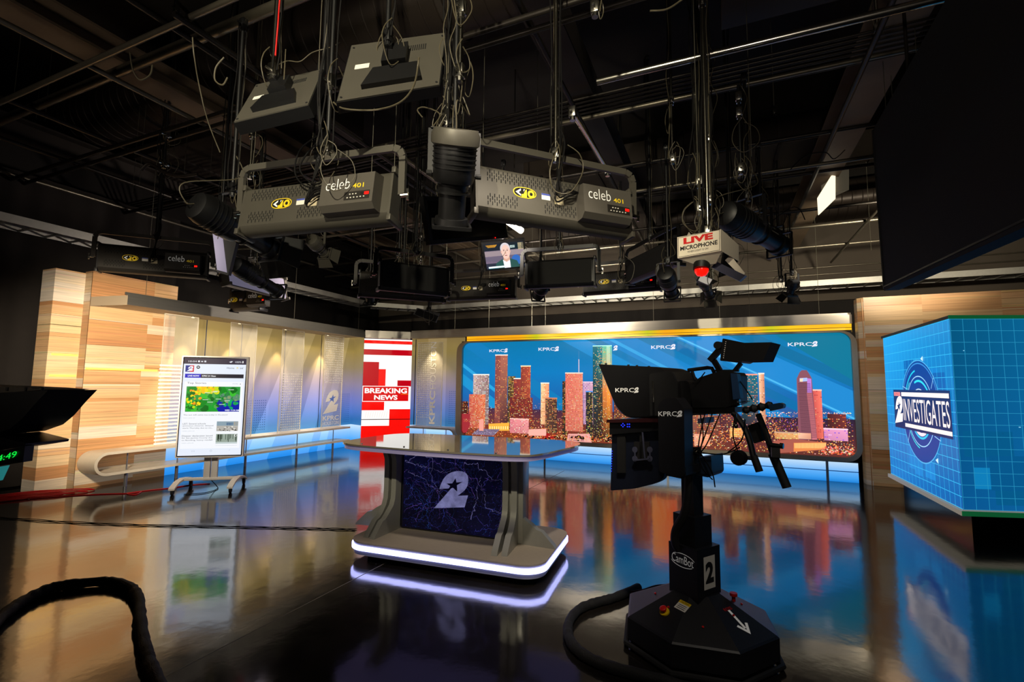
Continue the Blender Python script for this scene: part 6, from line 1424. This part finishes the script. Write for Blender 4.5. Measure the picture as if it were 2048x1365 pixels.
# ------------------------------------------------------------------ thin hanger wires holding the header
def wire(x, y, z0, z1, label, group, r=.0035): return MB().cyl((x, y, z0), (x, y, z1), r, 6).build('hanger_wire', M['wire'], label=label, cat='wire', group=group)
for px in (290, 590): y = onX(px, 620, -7.25).y; wire(-7.26, y, 2.64, RH-.02, 'thin steel wire holding up the left silver header', 'wires holding the left header')
for px in (716, 909, 977, 1063, 1090, 1307, 1440, 1500, 1560, 1640): x = onY(px, 650, 9.24).x; wire(x, 9.26, 2.64, RH-.02, 'thin steel wire holding up the silver header over the skyline screen', 'wires holding the back header')
R = random.Random(77)
for px, py, D_ in [(35, 130, 5), (95, 190, 6), (72, 240, 6.5), (270, 330, 6), (283, 320, 6), (338, 300, 6.5), (372, 300, 6.2), (352, 255, 6), (424, 300, 6), (745, 300, 5), (790, 300, 5), (967, 240, 5), (1103, 200, 4.5), (1545, 140, 4.5), (1785, 200, 4.6), (1832, 95, 4), (1770, 190, 4.4), (1390, 250, 4), (1500, 230, 3.9), (1075, 250, 6), (893, 520, 7), (1290, 540, 8.5), (1740, 460, 8)]:
    p = onD(px, py, D_); wire(p.x, p.y, max(p.z-.35, 3.3), RH-.02, 'thin threaded rod hanging from the dark ceiling', 'rods hanging from the ceiling', .003)
# draped cables between pipes
def drape_cable(pts, label, m='cable', r=.005):
    P = spline([onD(*p_) for p_ in pts], 8); return MB().tube(P, r, 6).build('draped_cable', M[m], label=label, cat='cable', smooth=60)
drape_cable([(385, 75, 3.2), (388, 110, 3.2), (398, 170, 3.3), (415, 240, 3.4), (440, 305, 3.5)], 'cable swooping down between two pipes at upper left', 'cablel', .004)
drape_cable([(260, 105, 3.2), (266, 140, 3.2), (280, 160, 3.2), (300, 150, 3.2), (305, 130, 3.2)], 'pale cable loop hanging from the crossing pipes at upper left', 'cablel')
drape_cable([(448, 115, 2.9), (432, 135, 2.9), (430, 160, 2.9), (445, 170, 2.9), (455, 155, 2.9)], 'pale looped cable left of the pale-backed monitor', 'cablel')
drape_cable([(667, 205, 2.7), (690, 218, 2.6), (750, 220, 2.55), (800, 205, 2.5), (828, 170, 2.5), (838, 115, 2.5)], 'long cable drooping under the brown-backed monitor', 'cablel', .005)
drape_cable([(553, 131, 2.9), (575, 122, 2.9), (600, 123, 2.9), (625, 105, 2.9), (660, 95, 2.9), (680, 85, 2.9)], 'crinkled thin lead strung between the two hanging monitors', 'cablel', .003)
drape_cable([(283, 340, 5), (300, 328, 5), (330, 345, 5), (360, 352, 5), (395, 348, 5)], 'grey flexible conduit wandering at left above the far-left fixture', 'duct', .018)
drape_cable([(637, 270, 3), (600, 300, 3), (590, 345, 3), (610, 372, 3), (645, 375, 3)], 'black cable looping onto the left grey fixture')
drape_cable([(640, 280, 3), (612, 310, 3), (600, 340, 3), (625, 368, 3), (650, 362, 3)], 'second black cable looping onto the left grey fixture')
drape_cable([(1118, 290, 3.1), (1100, 340, 3.0), (1108, 380, 3.0), (1140, 385, 3.0), (1165, 345, 3.1), (1160, 310, 3.1), (1135, 290, 3.1)], 'pale cable ring hanging over the central grey fixture', 'cablel', .004)
drape_cable([(845, 235, 2.7), (835, 220, 2.7), (850, 215, 2.7), (880, 230, 2.7), (860, 262, 2.7), (880, 255, 2.7), (888, 235, 2.7)], 'knotted pale lead beside the central spotlight', 'cablel', .004)
drape_cable([(1300, 22, 3), (1335, 18, 3), (1370, -5, 3)], 'pale cable crossing the top edge right of centre', 'cablel', .006)
drape_cable([(1580, 340, 5), (1610, 312, 5), (1650, 305, 5), (1668, 318, 5), (1690, 300, 5)], 'thin black cable trailing across the wide beam at right')
drape_cable([(1530, 455, 5.5), (1560, 430, 5.5), (1585, 415, 5.5), (1600, 420, 5.4), (1610, 440, 5.4)], 'black cable looping along the pipes right of the second spotlight')
drape_cable([(1240, 520, 5.5), (1236, 545, 5.5), (1243, 565, 5.5), (1262, 560, 5.5), (1268, 530, 5.5), (1250, 512, 5.5)], 'pale looped lead over the dark fixture right of the lit monitor', 'cablel', .004)
# ================================================================== LIGHTS
def lamp(kind, loc, tgt, e, col=(1, 1, 1), size=.2, ang=60, blend=.5, sy=None):
    d = bpy.data.lights.new('set_or_fill_lamp', kind); d.energy = e; d.color = col
    if kind == 'SPOT': d.spot_size = math.radians(ang); d.spot_blend = blend; d.shadow_soft_size = size
    elif kind == 'AREA': d.size = size; d.shape = 'RECTANGLE'; d.size_y = sy or size
    else: d.shadow_soft_size = size
    o = bpy.data.objects.new('set_or_fill_lamp', d); COL.objects.link(o); o.location = loc
    o.rotation_euler = (Vector(tgt)-Vector(loc)).to_track_quat('-Z', 'Y').to_euler(); return o
lamp('SPOT', (-4.4, 1.7, 2.25), (-7.95, 4.15, 1.55), 1350, (1, .85, .64), .2, 48, .8)
lamp('SPOT', (-3.8, 2.2, 3.4), (-6.3, 4.4, .8), 400, (1, .90, .76), .15, 34, .8)  # added spot to brighten the wheeled display stand
lamp('SPOT', (-5.3, 6.3, 3.3), (-7.9, 7.0, 1.6), 300, (1, .86, .66), .15, 90, .9)
for p in DL: lamp('SPOT', p, (p[0]-.10, p[1], 0), 150, (1, .80, .52), .015, 50, .5)
lamp('SPOT', (1.2, 6.2, 4.0), (2.9, 9.2, 2.0), 200, (1, .82, .60), .1, 60, .7)
lamp('SPOT', (-5.9, 9.02, 2.36), (-5.9, 9.5, 1.0), 40, (1, .80, .5), .02, 70, .8)
# spot behind the camera rakes the fixtures' backs; two added uplights fill the ceiling
lamp('SPOT', (-.4, -1.8, 4.0), (-1.9, 3.0, 3.0), 1200, (1, .90, .66), .05, 50, .4)
lamp('SPOT', (-3.4, -1.6, 2.0), (-3.2, 4.5, 5.2), 160, (1, .86, .70), .3, 100, .9)
lamp('SPOT', (.6, -1.6, 2.2), (.4, 5.0, 5.2), 170, (1, .86, .72), .3, 95, .9)
lamp('SPOT', (-.2, 1.4, 4.0), (-1.7, 3.45, .3), 440, (1, .88, .72), .1, 42, .8)
lamp('SPOT', (.9, 1.0, 3.6), (0, 3.0, .5), 90, (1, .90, .78), .1, 40, .8)  # added fill for a faint sheen on the robotic camera
for x, e in ((-4.4, 14), (-3.0, 36), (1.2, 26)): lamp('SPOT', (x, 8.2, 3.3), (x, 9.2, 2.5), e, (1, .9, .75), .05, 70, .8)
lamp('SPOT', (-2.5, 7.6, 3.0), (-2.2, 11.4, 4.3), 420, (1, .88, .70), .2, 120, .9)
lamp('SPOT', (2.6, 7.0, 3.4), (2.6, 11.8, 4.2), 520, (1, .88, .66), .1, 80, .7)
lamp('SPOT', (-5.2, 5.5, 3.0), (-8.6, 5.5, 3.6), 160, (1, .86, .74), .1, 110, .9)
lamp('SPOT', (-3.4, 7.2, 3.3), (-3.8, 9.8, 4.9), 220, (1, .88, .74), .2, 110, .9)  # added spot to brighten beams and pipes towards the back
lamp('SPOT', onD(500, 60, 1.7), onD(545, 200, 2.7), 34, (1, .92, .74), .03, 42, .6)  # added small spot on the back of the hanging monitor
lamp('SPOT', (-2.3, 4.4, 3.2), (-2.6, 8.2, 4.7), 120, (1, .88, .74), .1, 110, .9)  # added spot aimed up so the middle pipes look lit
w = bpy.data.worlds.new('studio_dark'); SC.world = w; w.use_nodes = True
w.node_tree.nodes['Background'].inputs[0].default_value = (.9, .75, .6, 1); w.node_tree.nodes['Background'].inputs[1].default_value = .02
# ================================================================== CAMERA
cd = bpy.data.cameras.new('camera'); cam = bpy.data.objects.new('camera', cd); COL.objects.link(cam)
cd.sensor_width = 36; cd.lens = FOC*36/2048; cd.clip_start = .05; cd.clip_end = 100
cam.matrix_world = Matrix(((RR.x, UU.x, -WW.x, 0), (RR.y, UU.y, -WW.y, 0), (RR.z, UU.z, -WW.z, CH), (0, 0, 0, 1)))
SC.camera = cam
SC.view_settings.view_transform = 'Standard'; SC.view_settings.exposure = 0
SC.cycles.max_bounces = 6; SC.cycles.diffuse_bounces = 2; SC.cycles.glossy_bounces = 4; SC.cycles.transparent_max_bounces = 8; SC.cycles.adaptive_threshold = .035; SC.cycles.sample_clamp_indirect = 4
